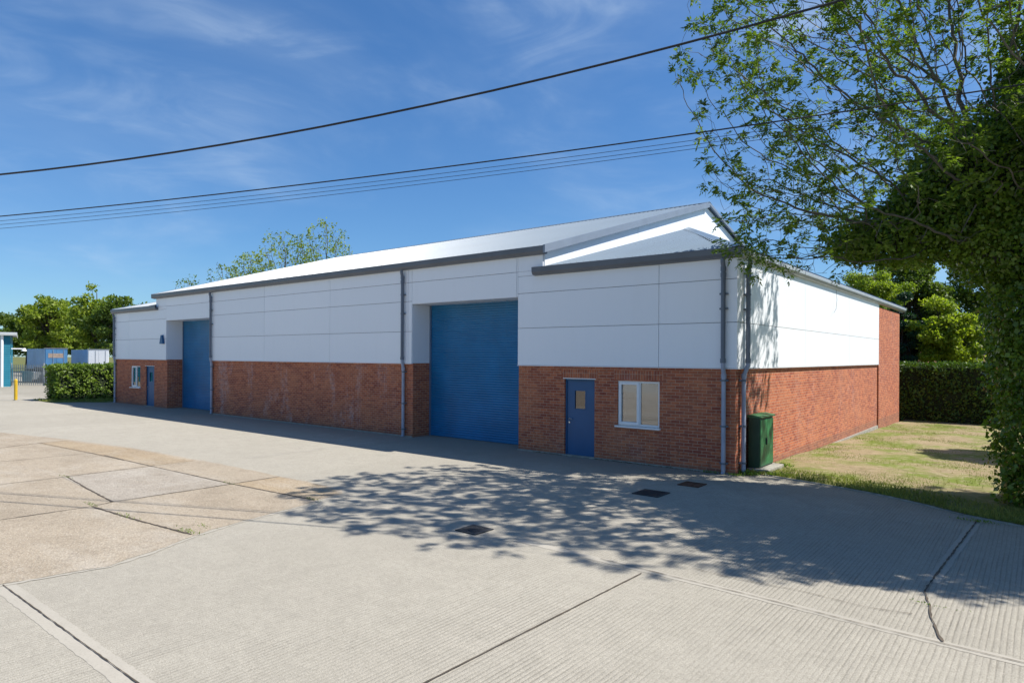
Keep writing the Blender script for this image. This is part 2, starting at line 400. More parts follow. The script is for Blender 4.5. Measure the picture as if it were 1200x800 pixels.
# joints of the big grooved slabs
jl((1.52,-30),(1.53,-11.1),(1.6,-7.55), w=.026, j=.004)
jl((-3.9,-12.64),(0,-12.62),(9,-12.6),(20,-12.6), w=.016, j=.005)
jl((4.62,-1.5),(4.50,-4.0),(4.40,-6.0),(4.52,-6.55),(4.55,-6.8),(4.64,-7.2),(4.72,-7.5), w=.028, j=.012)
jl((.9,-7.36),(3,-7.44),(4.0,-7.52),(5.3,-7.56),(12,-7.6), w=.014, j=.004)
jl((2.0,-6.95),(2.5,-7.0),(3.3,-6.93),(4.0,-7.0),(4.4,-6.9), w=.012, j=.005)
jl((-10.6,-2.4),(-10.65,-5.7), w=.012, j=.004); jl((-22,-.5),(-22,-6.4), w=.015)
tag(merge(*J).build('paving_joint', M['joint']), kind='structure')
B = [ribbon([(-3.9,-12.64),(20,-12.62)], .22, .0025, .008), ribbon([(-.5,-7.34),(3,-7.44),(5.3,-7.56),(14,-7.6)], .15, .0028, .010),
     ribbon([(4.62,-1.5),(4.50,-4.0),(4.43,-5.6)], .15, .0032, .010),
     ribbon([(-10.6,-2.3),(-10.65,-5.8)], .16, .0025, .01),
     ribbon([(x+.06,y) for x,y in near_edge[:-1]], .05, .0060, .018)]
tag(merge(*B).build('trowelled_margin', M['band']), kind='structure')
# low edging along the lawn
e = MB(); K2 = [p for p in KERB if p[0] >= .5]
for (a,b),(c,d) in zip(K2,K2[1:]):
    L = math.hypot(c-a,d-b); nx, ny = -(d-b)/L*.03, (c-a)/L*.03
    e.prism([(a-nx,b-ny),(c-nx,d-ny),(c+nx,d+ny),(a+nx,b+ny)], -.1, .022, 'z')
tag(e.build('lawn_edging', M['edging']), kind='structure')
# lawn
lw = MB(); xs = [0.02+.45*i for i in range(54)]; rows = 60; idx = {}
for i, x in enumerate(xs):
    y0 = kerb_y(x)+.03
    for j in range(rows+1):
        y = y0 + (27-y0)*(j/rows)**1.3
        z = lawn_z(y) + (.03*math.sin(x*1.3+y*.7)*math.cos(y*.9) if j > 3 else -.01)
        idx[i,j] = len(lw.v); lw.v.append((x,y,z))
for i in range(len(xs)-1):
    for j in range(rows): lw.f.append((idx[i,j],idx[i+1,j],idx[i+1,j+1],idx[i,j+1]))
lm = Mat('dry_lawn'); n1 = lm.noise(.55,6,.65); n2 = lm.noise(5,5,.7); n3 = lm.noise(40,3,.7)
k = lm.mix((.31,.245,.145),(.16,.20,.04), lm.ramp(n1,[(.44,0.),(.58,1.)]))
k = lm.mix(k,(.42,.35,.23), lm.math('MULTIPLY', lm.ramp(n2,[(.52,0.),(.66,1.)]), .75))
k = lm.mix(k,(.13,.10,.06), lm.math('MULTIPLY', lm.ramp(lm.noise(1.6,6,.75),[(.52,0.),(.70,1.)]), .6))
k = lm.mix(k,(.10,.08,.04), lm.math('MULTIPLY', lm.ramp(n3,[(.52,0.),(.75,1.)]), .6))
lsp = lm.n('ShaderNodeSeparateXYZ'); lm.l(lm.coord(), lsp.inputs[0])
edge = lm.ramp(lm.math('ADD', lm.math('MULTIPLY', lsp.outputs[1], .22), lm.math('MULTIPLY', n2, .55)), [(.28,1.),(.62,0.)])
k = lm.mix(k, (.13,.19,.03), lm.math('MULTIPLY', edge, .5))
lm.col(k); lm.set(1,0,.1); lm.bump(n3,.8,.03)
tag(lw.build('lawn', lm.m, smooth=True), kind='structure')

# ------------------------------------------------------------------ leaves by the thousand
def quads_obj(name, V, mat, rnd=None, parent=None):
    """V: (n,4,3) array of rhombic leaves -> one mesh"""
    n = len(V); me = bpy.data.meshes.new(name)
    me.vertices.add(4*n); me.vertices.foreach_set('co', V.astype(np.float32).ravel())
    me.loops.add(4*n); me.loops.foreach_set('vertex_index', np.arange(4*n, dtype=np.int32))
    me.polygons.add(n); me.polygons.foreach_set('loop_start', np.arange(0,4*n,4,dtype=np.int32))
    a = me.attributes.new('rnd','FLOAT','FACE'); a.data.foreach_set('value', (rng.random(n) if rnd is None else rnd).astype(np.float32))
    me.update(calc_edges=True); me.materials.append(mat)
    o = bpy.data.objects.new(name, me); C.objects.link(o)
    if parent: par(o, parent)
    return o
def leaves(P, D, size, aspect=.5, up=None, jit=.3):
    """rhombic leaves starting at P pointing along D"""
    n = len(P); D = D/np.linalg.norm(D,axis=1,keepdims=True)
    r = rng.normal(size=(n,3)) if up is None else up + rng.normal(size=(n,3))*jit
    S = np.cross(D, r); S /= np.linalg.norm(S,axis=1,keepdims=True)+1e-9
    L = size*rng.uniform(.7,1.25,n)[:,None]; W = L*aspect*.5
    N = np.cross(D,S)
    mid = P + D*L*.45
    return np.stack([P, mid+S*W+N*W*.25, P+D*L, mid-S*W+N*W*.25], 1)
def rdir(n):
    d = rng.normal(size=(n,3)); return d/np.linalg.norm(d,axis=1,keepdims=True)

# grass: blades and tufts on the lawn
n = 60000
gx = rng.uniform(.05,9,n)**1.; gy = rng.random(n)**1.5*25
k0 = np.array([kerb_y(x) for x in gx]); gy = k0+.0+gy
cl = np.sin(gx*2.1+gy*1.1)+np.sin(gx*.9-gy*1.7+2)+rng.normal(size=n)*.8
keep = (cl > .1)|(gy-k0 < 1.3); gx, gy, k0 = gx[keep], gy[keep], k0[keep]
P = np.stack([gx,gy,np.array([lawn_z(y) for y in gy])-.015],1); D = rdir(len(P))*.6; D[:,2] = 1
tall = np.where(gy-k0<1.2, .085, .055)[:,None]
gl = leafmat('grass_blade', (.08,.12,.02), (.30,.30,.09), .35, .7, .6)
V = leaves(P, D, .06, .16); V = P[:,None,:]+(V-P[:,None,:])*(tall/.06)[:,None,:]
tag(quads_obj('grass', V, gl), 'short patchy grass with dry straw coloured patches beside the building', 'grass', kind='stuff')

# ------------------------------------------------------------------ the building
W = empty('warehouse', (-17.5, 11, 0))
tag(W, 'long warehouse with red brick base, white panel upper walls and blue roller shutters', 'building')
XL, XR = -35.0, 0.0; GL, GR = -29.8, -5.4; ZB = 2.43; YB = 21.6; ZW = 4.96; ZM = 5.53
OPEN = [(-28.65,-24.15),(-10.72,-6.28)]; RD = .80; ZO = 4.37
DOORS = [(-31.12,-30.12),(-4.69,-3.74)]; WINS = [(-32.95,-31.8),(-3.05,-1.88)]
DZ = 2.08; WZ0, WZ1 = .93, 2.07
b = MB(); T = .12
def wallseg(x0, x1, holes):
    xs_ = sorted({x0,x1,*[h[0] for h in holes],*[h[1] for h in holes]})
    for a, c in zip(xs_, xs_[1:]):
        hs = [h for h in holes if h[0] <= a and h[1] >= c]
        if not hs: b.box(a, c, 0, T, -.5, ZB)
        else:
            h = hs[0]
            if h[2] > .01: b.box(a, c, 0, T, -.5, h[2])
            b.box(a, c, 0, T, h[3], ZB)
wallseg(XL, OPEN[0][0], [(*DOORS[0],0,DZ),(*WINS[0],WZ0,WZ1)])
wallseg(OPEN[0][1], OPEN[1][0], [])
wallseg(OPEN[1][1], XR-T, [(*DOORS[1],0,DZ),(*WINS[1],WZ0,WZ1)])
for x0, x1 in OPEN:                                   # returns of the shutter recesses
    b.box(x0-T, x0, T, RD, -.3, ZB); b.box(x1, x1+T, T, RD, -.3, ZB)
b.box(XR-T, XR, 0, 16.54, -.6, ZB)
b.box(XR-T, XR+.055, 16.54, YB, -.6, ZW-.12)             # full height brick bay at the back
b.box(XL, XL+T, T, YB, -.6, ZB); b.box(XL, XR+.05, YB, YB+T, -.6, ZW-.12)
b.build('brick_wall', M['brick'], W)
s = MB()
for x0, x1 in DOORS+WINS: s.box(x0-.1, x1+.1, -.003, .02, 2.10, 2.325)
split_build(s, 'soldier_course', M['soldier'], W)
# concrete plinth line at the foot
s = MB(); s.box(OPEN[1][1], XR-.02, -.05, 0.0, -.1, .035); s.box(OPEN[0][1], OPEN[1][0], -.05, 0, -.1, .03); s.box(XR, XR+.05, .0, 16.5, -.7, .05-.2)
split_build(s, 'footing', M['edging'], W)

# white panels: boxes with open joints in front of a dark gasket plane
def panels(mb, a0, a1, zs, xj, fixed, axis, out, gap=.011):
    xx = [a0]+[x for x in xj if a0 < x < a1]+[a1]
    for p, q in zip(xx, xx[1:]):
        for z0, z1 in zip(zs, zs[1:]):
            if axis == 'y': mb.box(p+gap/2, q-gap/2, min(fixed,fixed+out), max(fixed,fixed+out), z0+gap/2, z1-gap/2)
            else: mb.box(min(fixed,fixed+out), max(fixed,fixed+out), p+gap/2, q-gap/2, z0+gap/2, z1-gap/2)
cl = MB(); XJ = [-33.12,-28.65,-24.12,-19.65,-15.17,-10.9,-6.33,-1.88]
panels(cl, OPEN[0][1], OPEN[1][0], [ZB,3.48,4.47,5.09,ZM], XJ, -.02, 'y', -.04)
for x0, x1 in OPEN: panels(cl, x0, x1, [ZO,5.09,ZM], XJ, -.02, 'y', -.04)
panels(cl, OPEN[1][1], XR+.06, [ZB,3.48,4.47,ZW], XJ, -.02, 'y', -.04)
panels(cl, OPEN[1][1], GR, [ZW,5.09,ZM], [], -.02, 'y', -.04, .006)
panels(cl, XL-.05, OPEN[0][0], [ZB,3.48,4.47,ZW], XJ, -.02, 'y', -.04)
panels(cl, GL, OPEN[0][0], [ZW,5.09,ZM], [], -.02, 'y', -.04, .006)
panels(cl, -.02, 16.54, [ZB,3.48,ZW], [5.43,11.05], .02, 'x', .04)
panels(cl, -.02, 16.54, [ZB,3.48,ZW], [5.43,11.05], XL-.02, 'x', -.04)
for x0, x1 in OPEN:                                   # reveals and soffit
    cl.box(x0-.03, x0+.004, -.02, RD, ZB+.006, ZO); cl.box(x1-.004, x1+.03, -.02, RD, ZB+.006, ZO)
    cl.box(x0-.03, x1+.03, -.02, RD+.1, ZO+.006, ZO+.03)
cl.build('cladding', M['clad'], W, bevel=.004)
# gables above the wings
def roofz(y): return 5.72 + (9.0-5.72)*(y+.15)/11.4
YR = 11.25
for X, o in ((GR,.04),(GL,-.04)):
    gb = MB()
    for y0, y1 in ((0,5.42),(5.44,11.05),(11.07,16.6),(16.62,22.2)):
        f = lambda y: roofz(y if y <= YR else 2*YR-y)-.10
        pts = [(y0,4.9),(y1,4.9),(y1,f(y1))]+([(YR,f(YR))] if y0<YR<y1 else [])+[(y0,f(y0))]
        gb.prism(pts, X-.06 if o>0 else X-o-.04, X+.02 if o>0 else X+.06, 'x')
    gb.build('gable_wall', M['clad'], W)
# dark gasket / carcass behind panels
k = MB(); k.box(OPEN[0][1]+.01, OPEN[1][0]-.01, -.018, .3, ZB+.02, ZM); k.box(OPEN[1][1]+.01, XR-.05, -.018, .3, ZB+.02, ZW-.02); k.box(XL+.05, OPEN[0][0]-.01, -.018, .3, ZB+.02, ZW-.02)
for x0, x1 in OPEN: k.box(x0-.01, x1+.01, -.017, .3, ZO+.04, ZM); 
k.box(XR-.2, XR+.018, .01, 16.5, ZB+.02, ZW-.02); k.box(XL-.018, XL+.2, .01, 16.5, ZB+.02, ZW-.02)
k.box(XL+.2, XR-.2, YB-.1, YB-.05, 0, ZW); k.box(GL,GR,.2,.3,4.8,ZM)
k.build('panel_joint', M['backing'], W)
d = MB()                                              # drip flashing under the panels
d.box(OPEN[1][1], XR+.075, -.075, 0, ZB-.018, ZB); d.box(OPEN[0][1], OPEN[1][0], -.075, 0, ZB-.018, ZB); d.box(XL-.06, OPEN[0][0], -.075, 0, ZB-.018, ZB)
d.box(XR, XR+.075, 0, 16.54, ZB-.018, ZB)
split_build(d, 'drip_flashing', M['white'], W)

# corrugated roofs
PR = [(0,0),(.15,0),(.172,.042),(.188,.042),(.21,0)]; PT = .21
def corrugate(mb, u0, u1, fn0, fn1, up):
    """sheets with ribs; fn0/fn1(u) give the lower and the upper end of the line at u"""
    us = []; u = u0
    while u < u1:
        for du, h in PR[:-1]:
            if u+du < u1: us.append((u+du, h))
        u += PT
    us.append((u1,0)); prev = None
    for u, h in us:
        a = Vector(fn0(u))+Vector(up)*h; c = Vector(fn1(u))+Vector(up)*h
        if prev: mb.quad(prev[0], a, c, prev[1])
        prev = (a, c)
r = MB(); ya = -.20
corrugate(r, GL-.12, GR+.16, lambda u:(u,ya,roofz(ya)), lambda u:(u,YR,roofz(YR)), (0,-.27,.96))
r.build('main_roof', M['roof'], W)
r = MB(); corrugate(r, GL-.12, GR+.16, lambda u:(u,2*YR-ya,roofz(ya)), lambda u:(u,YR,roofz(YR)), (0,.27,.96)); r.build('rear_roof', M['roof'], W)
AP = 9.54; ZA = 7.72; ZE = 5.14
def wing(sign, xo, xi, side):
    """xo outer eave, xi gable wall"""
    fr = MB(); lo, hi = min(xo,xi), max(xo,xi)
    def top(u):
        t = abs(u-xo)/abs(xi-xo); return (u, -.18+(AP+.18)*t, ZE+(ZA-ZE)*t)
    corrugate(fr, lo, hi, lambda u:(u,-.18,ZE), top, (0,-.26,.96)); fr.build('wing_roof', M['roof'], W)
    sd = MB()
    def top2(y):
        yb = 22.6
        if y < AP: t = (y+.18)/(AP+.18)
        elif y > yb-AP: t = (yb-y)/AP
        else: t = 1
        t = max(0,min(1,t)); return (xo+(xi-xo)*t, y, ZE+(ZA-ZE)*t)
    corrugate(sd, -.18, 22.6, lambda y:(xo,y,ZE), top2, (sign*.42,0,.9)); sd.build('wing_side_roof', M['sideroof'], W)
    hp = MB(); A = Vector((xo,-.18,ZE+.030)); Bp = Vector((xi,AP,ZA+.030))
    w1 = Vector((-sign*.24,0,.004)); w2 = Vector((0,.15,-.02))
    hp.quad(A+w1, Bp+w1, Bp+Vector((0,0,.03)), A+Vector((0,0,.03))); hp.quad(A+Vector((0,0,.03)), Bp+Vector((0,0,.03)), Bp+w2, A+w2)
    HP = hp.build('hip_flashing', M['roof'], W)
    return HP
HIP = wing(1, .17, GR+.03, 0); wing(-1, XL-.17, GL-.03, 0)
t = MB()                                              # profile fillers in the sheet valleys under the hip cap
for i in range(25):
    tt = (i+.5)/25; x = .17+(GR-.14)*tt-.27; y = -.18+(AP+.18)*tt; z = ZE+(ZA-ZE)*tt
    if x < GR+.1: continue
    t.box(x-.055, x+.055, y-.03, y+.03, z-.06, z+.026)
split_build(t, 'profile_filler', M['dark'], HIP)
# ridge caps, verge boards, gutters
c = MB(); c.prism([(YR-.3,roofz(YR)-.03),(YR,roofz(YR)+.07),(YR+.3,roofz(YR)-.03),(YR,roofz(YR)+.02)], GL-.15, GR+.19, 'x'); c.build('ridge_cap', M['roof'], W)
for X0, X1 in ((GR+.12,GR+.19),(GL-.19,GL-.12)):
    v = MB()
    for s_ in (0,1):
        ys = [ya-.03, YR] if s_==0 else [2*YR-ya+.03, YR]
        zz = [roofz(ya), roofz(YR)]
        dn = .17 if s_==0 else .06
        v.prism([(ys[0],zz[0]-dn),(ys[1],zz[1]-dn),(ys[1],zz[1]+.05),(ys[0],zz[0]+.05)], X0, X1, 'x')
    v.build('verge_board', M['verge'], W)
def gutter(x0, x1, z, yw=-.02):
    gmb = MB(); P_ = [(yw,z+.10),(yw,z-.09),(yw-.06,z-.11),(yw-.17,z-.09),(yw-.21,z-.02),(yw-.22,z+.115),(yw-.20,z+.125),(yw-.185,z+.02),(yw-.1,z-.0)]
    gmb.prism(P_, x0, x1, 'x'); return gmb
gutter(GL-.16, GR+.12, 5.62).build('gutter', M['trim'], W, bevel=.006)
gutter(-5.67, XR+.19, 5.045).build('gutter', M['trim'], W, bevel=.006)
gutter(XL-.19, -29.55, 5.045).build('gutter', M['trim'], W, bevel=.006)
for sgn, X in ((1,XR),(-1,XL)):
    gm_ = MB(); z = 5.06; P_ = [(.0,.10),(.0,-.09),(.06,-.11),(.15,-.09),(.20,-.02),(.21,.06),(.19,.08),(.175,.02),(.1,.0)]
    gm_.prism([(X+sgn*a,z+b_) for a,b_ in P_], .0-.2, 22.7, 'y'); gm_.build('side_gutter', paint('sunlit_gutter_grey',(.42,.46,.51),.36,.2,1.5,streak=.3) if sgn==1 else M['trim'], W, bevel=.006)  # same grey trim, with sunlight painted in as a paler tone on the sunny side
sf = MB(); sf.box(XR-.1,XR+.06,YB,22.6,4.86,4.95); sf.box(XL-.05,XR+.06,YB+.13,22.6,4.86,4.90); split_build(sf, 'soffit', M['trim'], W)

# downpipes with swan necks, sockets and brackets
def downpipe(X, ztop, y_hi=-.14, y_lo=-.085, side=False, x_lo=None):
    zt = ztop; pr = MB(); lo = MB(); brs = []
    f = (lambda u,v,z:(X+u,v,z)) if not side else (lambda u,v,z:(-v,X+u,z))
    ub = 0 if x_lo is None else x_lo
    pr.tube([f(0,y_hi-.04,zt-.05),f(0,y_hi-.04,zt-.12),f(0,y_hi,zt-.26),f(0,y_hi,zt-.4),f(0,y_hi,2.62),f(0,y_hi,2.55)], .052, 12)
    lo.tube([f(0,y_hi,2.57),f(0,y_hi,2.50),f(ub*.5,(y_hi+y_lo)/2,2.38),f(ub,y_lo,2.27),f(ub,y_lo,.06),f(ub,y_lo-.03,.0)], .050, 12)
    for z in (zt-.28, zt-.42, 2.60): pr.tube([f(0,y_hi,z-.05),f(0,y_hi,z+.05)], .063, 12)
    for z in (2.25,): lo.tube([f(ub,y_lo,z-.05),f(ub,y_lo,z+.05)], .060, 12)
    for z, y, u in ((zt-.85,y_hi,0),((zt+2.6)/2,y_hi,0),(2.15,y_lo,ub),(1.1,y_lo,ub),(.25,y_lo,ub)):
        p = [f(u-.09, y, z-.02), f(u+.09, y+.14 if y==y_hi else y+.08, z+.02)]
        a, c_ = p; br = MB(); brs.append(br); br.box(min(a[0],c_[0]),max(a[0],c_[0]),min(a[1],c_[1]),max(a[1],c_[1]),z-.02,z+.02)
        br.tube([f(u,y,z-.022),f(u,y,z+.022)], .060, 12)
    o = pr.build('downpipe', M['pipe'], W, smooth=False)
    lo.build('lower_pipe', M['lowpipe'], o); [q.build('bracket', M['pipe'], o) for q in brs]
for o_ in ((-.24,4.98),(-11.1,5.55),(-24.0,5.55),(-34.93,4.98)): downpipe(*o_)
downpipe(.42, 4.98, side=True, x_lo=-.12)

# roller shutters
for x0, x1 in OPEN:
    sh = empty('roller_shutter', ((x0+x1)/2, RD, 0)); sh.parent = W; sh.location = Vector(((x0+x1)/2, RD, 0)) - W.location
    def parsh(o):
        o.parent = sh; o.data.transform(Matrix.Translation(-Vector(((x0+x1)/2, RD, 0))))
    cu = MB(); z = .10; pit = .077; ys = []
    while z < ZO:
        for dz, dy in ((0,0),(.010,-.004),(.028,-.013),(.05,-.013),(.067,-.004)): ys.append((z+dz, RD-.02+dy))
        z += pit
    for (z0,y0),(z1,y1) in zip(ys, ys[1:]): cu.quad((x0+.06,y0,z0),(x1-.06,y0,z0),(x1-.06,y1,z1),(x0+.06,y1,z1))
    parsh(cu.build('shutter_curtain', M['shutter']))
    bt = MB(); bt.box(x0+.06,x1-.06,RD-.045,RD+.02,.012,.105); parsh(bt.build('bottom_rail', M['shutter'], bevel=.005))
    for xa, xb in ((x0,x0+.075),(x1-.075,x1)):
        q = MB(); q.box(xa,xb,RD-.06,RD+.04,0,ZO); parsh(q.build('guide_rail', M['rail']))
k = MB(); 
for x0, x1 in OPEN: k.box(x0-.1, x1+.1, RD+.05, RD+.1, 0, ZO+.3)
split_build(k, 'shutter_backing', M['dark'], W)

# doors
for (x0, x1), pan in zip(DOORS, ((.38,.62),(.40,.84))):
    fr = MB(); fr.box(x0,x0+.045,.055,.13,0,DZ); fr.box(x1-.045,x1,.055,.13,0,DZ); fr.box(x0+.045,x1-.045,.055,.13,DZ-.045,DZ)
    dr = MB(); w0, w1, z0, z1 = x0+.29, x0+.62, 1.28, 1.76
    dx0, dx1 = x0+.05, x1-.05
    dr.box(dx0,w0,.075,.12,.03,DZ-.05); dr.box(w1,dx1,.075,.12,.03,DZ-.05); dr.box(w0,w1,.075,.12,.03,z0); dr.box(w0,w1,.075,.12,z1,DZ-.05)
    D_ = dr.build('door', M['door'], W)
    fr.build('door_frame', M['door'], D_)
    q = MB(); q.box(w0,w1,.095,.10,z0,z1); q.build('vision_pane', M['glass_dark'], D_)
    q = MB(); 
    for a in ((w0-.02,w1+.02,z1,z1+.02),(w0-.02,w1+.02,z0-.02,z0),(w0-.02,w0,z0,z1),(w1,w1+.02,z0,z1)): q.box(a[0],a[1],.066,.076,a[2],a[3])
    q.build('pane_bead', M['door'], D_)
    q = MB(); q.box(w0-.1,w1+.1,.30,.31,z0-.5,z0-.08); q.build('inner_wall', M['inside'], D_); 
    q = MB(); q.box(w0-.1,w1+.1,.31,.32,z0,z1+.2); q.build('inner_dark', M['dark'], D_)
    h = MB(); hx = dx0+.07; h.tube([(hx,.075,1.0),(hx,.035,1.0)],.022,10); h.tube([(hx-.005,.035,1.0),(hx+.10,.035,1.0)],.010,8); h.build('door_handle', M['steel'], D_, smooth=True); h = MB(); h.tube([(hx,.075,.90),(hx,.058,.90)],.024,10); h.build('lock', M['steel'], D_)
    l_ = MB(); l_.box(x0-.04,x1+.04,-.02,.06,DZ,DZ+.022); l_.build('head_strip', M['white'], D_)
    l_ = MB(); l_.box(x0-.03,x1+.03,-.08,.12,-.02,.028); l_.build('threshold', M['edging'], D_)
# windows
for x0, x1 in WINS:
    y0, y1 = .035, .10; xm = x0+(x1-x0)*.52
    f = MB()
    for a in ((x0,x1,WZ0,WZ0+.055),(x0,x1,WZ1-.05,WZ1),(x0,x0+.05,WZ0+.055,WZ1-.05),(x1-.05,x1,WZ0+.055,WZ1-.05),(xm-.03,xm+.03,WZ0+.055,WZ1-.05)):
        f.box(a[0],a[1],y0,y1,a[2],a[3])
    F_ = f.build('window', M['white'], W, bevel=.004)
    c_ = MB(); a0, a1, b0, b1 = x0+.03, xm-.005, WZ0+.035, WZ1-.03
    for a in ((a0,a1,b0,b0+.065),(a0,a1,b1-.065,b1),(a0,a0+.065,b0+.065,b1-.065),(a1-.065,a1,b0+.065,b1-.065)): c_.box(a[0],a[1],y0-.022,y0+.03,a[2],a[3])
    c_.build('casement', M['white'], F_, bevel=.004)
    p = MB(); p.box(x0+.05,xm-.03,.06,.066,WZ0+.05,WZ1-.05); p.box(xm+.03,x1-.05,.06,.066,WZ0+.05,WZ1-.05); split_build(p, 'pane', M['glass'], F_)
    s_ = MB(); s_.box(x0-.05,x1+.04,-.075,y0,WZ0-.045,WZ0-.002); s_.build('sill', M['white'], F_, bevel=.005)
    bl = MB(); bl.box(x0-.3 if x0>-20 else x0-1.,x1,.11,.115,WZ0-.05,WZ1+.05); bl.build('reflection_sheet', M['reflection_sheet'], F_)  # beige sheet added behind the panes, standing in for the yard's reflection
    k = MB(); k.box(x0-.1,x1+.1,.2,.21,WZ0-.2,WZ1+.1); k.build('inner_room', M['inside'], F_)
# alarm sounder on the left wing
a = MB(); ax = -28.98; a.prism([(ax-.19,3.22),(ax+.19,3.22),(ax+.06,3.66),(ax-.06,3.66)], -.17, -.06, 'y')
a.build('alarm_box', M['door'], W, bevel=.01)
# loose wire hanging under the side eave
a = MB(); a.tube([(.10,8.9,4.95),(.14,8.85,4.6),(.15,8.7,4.3),(.15,8.4,4.15)], .005, 5); a.build('loose_wire', M['cable'], W)

# ------------------------------------------------------------------ small things on the ground
cb = empty('electricity_cabinet', (.22,1.1,0)); tag(cb, 'weathered green metal utility cabinet against the sunlit side wall beside the downpipe', 'cabinet')
m_ = MB(); m_.box(.07,.33,.66,1.62,.10,1.27); m_.build('body', M['cabshade'], cb, bevel=.008)
for y0, y1 in ((.68,1.135),(1.145,1.60)):
    m_ = MB(); m_.box(.332,.350,y0,y1,.14,1.22); dd = m_.build('door', M['cabinet'], cb, bevel=.004)
    if y0 < 1: m_ = MB(); m_.box(.35,.375,1.06,1.09,.62,.78); m_.build('handle', M['iron'], dd)
m_ = MB(); m_.prism([(.04,1.27),(.38,1.27),(.39,1.30),(.20,1.335),(.04,1.335)], .63, 1.65, 'y'); m_.build('lid', M['cabinet'], cb, bevel=.006)
m_ = MB(); m_.box(.065,.56,.60,1.75,-.1,.10); m_.build('plinth', M['edging'], cb, bevel=.012)

def grate(x, y, s, mat, label, bars):
    o = empty('drain_grate', (x,y,0)); tag(o, label, 'drain grate')
    f = MB(); h = s/2
    for a in ((-h,h,-h,-h+.04),(-h,h,h-.04,h),(-h,-h+.04,-h+.04,h-.04),(h-.04,h,-h+.04,h-.04)): f.box(x+a[0],x+a[1],y+a[2],y+a[3],-.02,.018)
    f.build('frame', mat, o)
    q = MB(); q.box(x-h+.04,x+h-.04,y-h+.04,y+h-.04,-.02,.006)
    for i in range(bars):
        u = -h+.04+(2*h-.08)*(i+.5)/bars; q.box(x+u-.012,x+u+.012,y-h+.04,y+h-.04,.006,.016)
    q.build('grating', mat, o)
grate(-1.35,-7.35,.42,M['iron'],'black iron drain grate furthest from the building, at the shadow edge',7)
grate(-.53,-3.09,.55,M['iron'],'large black iron drain grate in the solid shade in front of the window',9)
grate(-.28,-1.72,.46,M['rust'],'rusty brown drain grate nearest the corner of the building',1)

b_ = empty('bollard', (-40.6,-3.2,0)); tag(b_, 'yellow steel bollard standing on the concrete left of the hedge', 'bollard')
m_ = MB(); m_.tube([(-40.6,-3.2,0),(-40.6,-3.2,1.18)], .085, 12); m_.tube([(-40.6,-3.2,1.18),(-40.6,-3.2,1.24)], [.085,.03], 12); m_.build('post', M['yellow'], b_, smooth=False)
m_ = MB(); m_.tube([(-40.6,-3.2,0),(-40.6,-3.2,.03)], .14, 12); m_.build('base_collar', M['galv'], b_)

# ------------------------------------------------------------------ overhead cables
def cable(name, s0, dirv, zf, rad, label, grp=None):
    m_ = MB(); pts = []
    for i in range(-28, 34):
        s_ = i; pts.append((s0[0]+dirv[0]*s_, s0[1]+dirv[1]*s_, zf(s_)))
    m_.tube(pts, rad, 6); o = m_.build(name, M['cable'], smooth=True); tag(o, label, 'cable', grp); return o
d1 = Vector((.903,.430)); d2 = Vector((.9055,.4243))
cable('overhead_cable', (-10.55,-11.1), d1, lambda s:6.2+.0204*s+.00563*s*s, .018, 'thick black overhead cable, highest across the sky')
zc = lambda s: 5.5+.0265*s+.00165*s*s
cable('overhead_cable', (-11.2,-10.9), d2, zc, .011, 'black overhead cable just above the bundle of thin wires')
cable('overhead_wire', (-11.2,-10.88), d2, lambda s:zc(s)-.09-.0008*s, .004, 'topmost of the three thin grey overhead wires', 'thin overhead wires')
cable('overhead_wire', (-11.2,-10.84), d2, lambda s:zc(s)-.155-.0004*s, .004, 'middle one of the three thin grey overhead wires', 'thin overhead wires')
cable('overhead_wire', (-11.2,-10.80), d2, lambda s:zc(s)-.225+.001*s, .004, 'lowest of the three thin grey overhead wires', 'thin overhead wires')

# ------------------------------------------------------------------ the big ash tree (space colonisation)
def colonise(base_pts, attr, step=.22, kill=.34, infl=3.0, iters=110, up=.05):
    """base_pts: list of (pos, parent_index). returns nodes, parents"""
    N = [np.array(p[0],float) for p in base_pts]; PA = [p[1] for p in base_pts]
    A = attr.copy(); nn = np.full(len(A), -1); nd = np.full(len(A), 1e9)
    def upd(start):
        nonlocal nn, nd
        for i in range(start, len(N)):
            d = np.linalg.norm(A-N[i],axis=1); m = d < nd; nd[m] = d[m]; nn[m] = i
    upd(0); seen = set()
    for it in range(iters):
        act = nd < infl
        if not act.any(): break
        ids = nn[act]; vec = A[act]-np.array(N)[ids]; vec /= np.linalg.norm(vec,axis=1,keepdims=True)+1e-9
        u, inv = np.unique(ids, return_inverse=True)
        S = np.zeros((len(u),3)); np.add.at(S, inv, vec)
        S /= np.linalg.norm(S,axis=1,keepdims=True)+1e-9
        S += rng.normal(size=S.shape)*.16; S[:,2] += up; S /= np.linalg.norm(S,axis=1,keepdims=True)
        st = len(N)
        for k_, i in enumerate(u):
            q = N[i]+S[k_]*step; key = (int(i), round(q[0],1), round(q[1],1), round(q[2],1))
            if key in seen: continue
            seen.add(key); N.append(q); PA.append(int(i))
        if len(N) == st: break
        upd(st)
        kp = nd > kill; A = A[kp]; nn = nn[kp]; nd = nd[kp]
        if len(A) == 0: break
    return np.array(N), PA
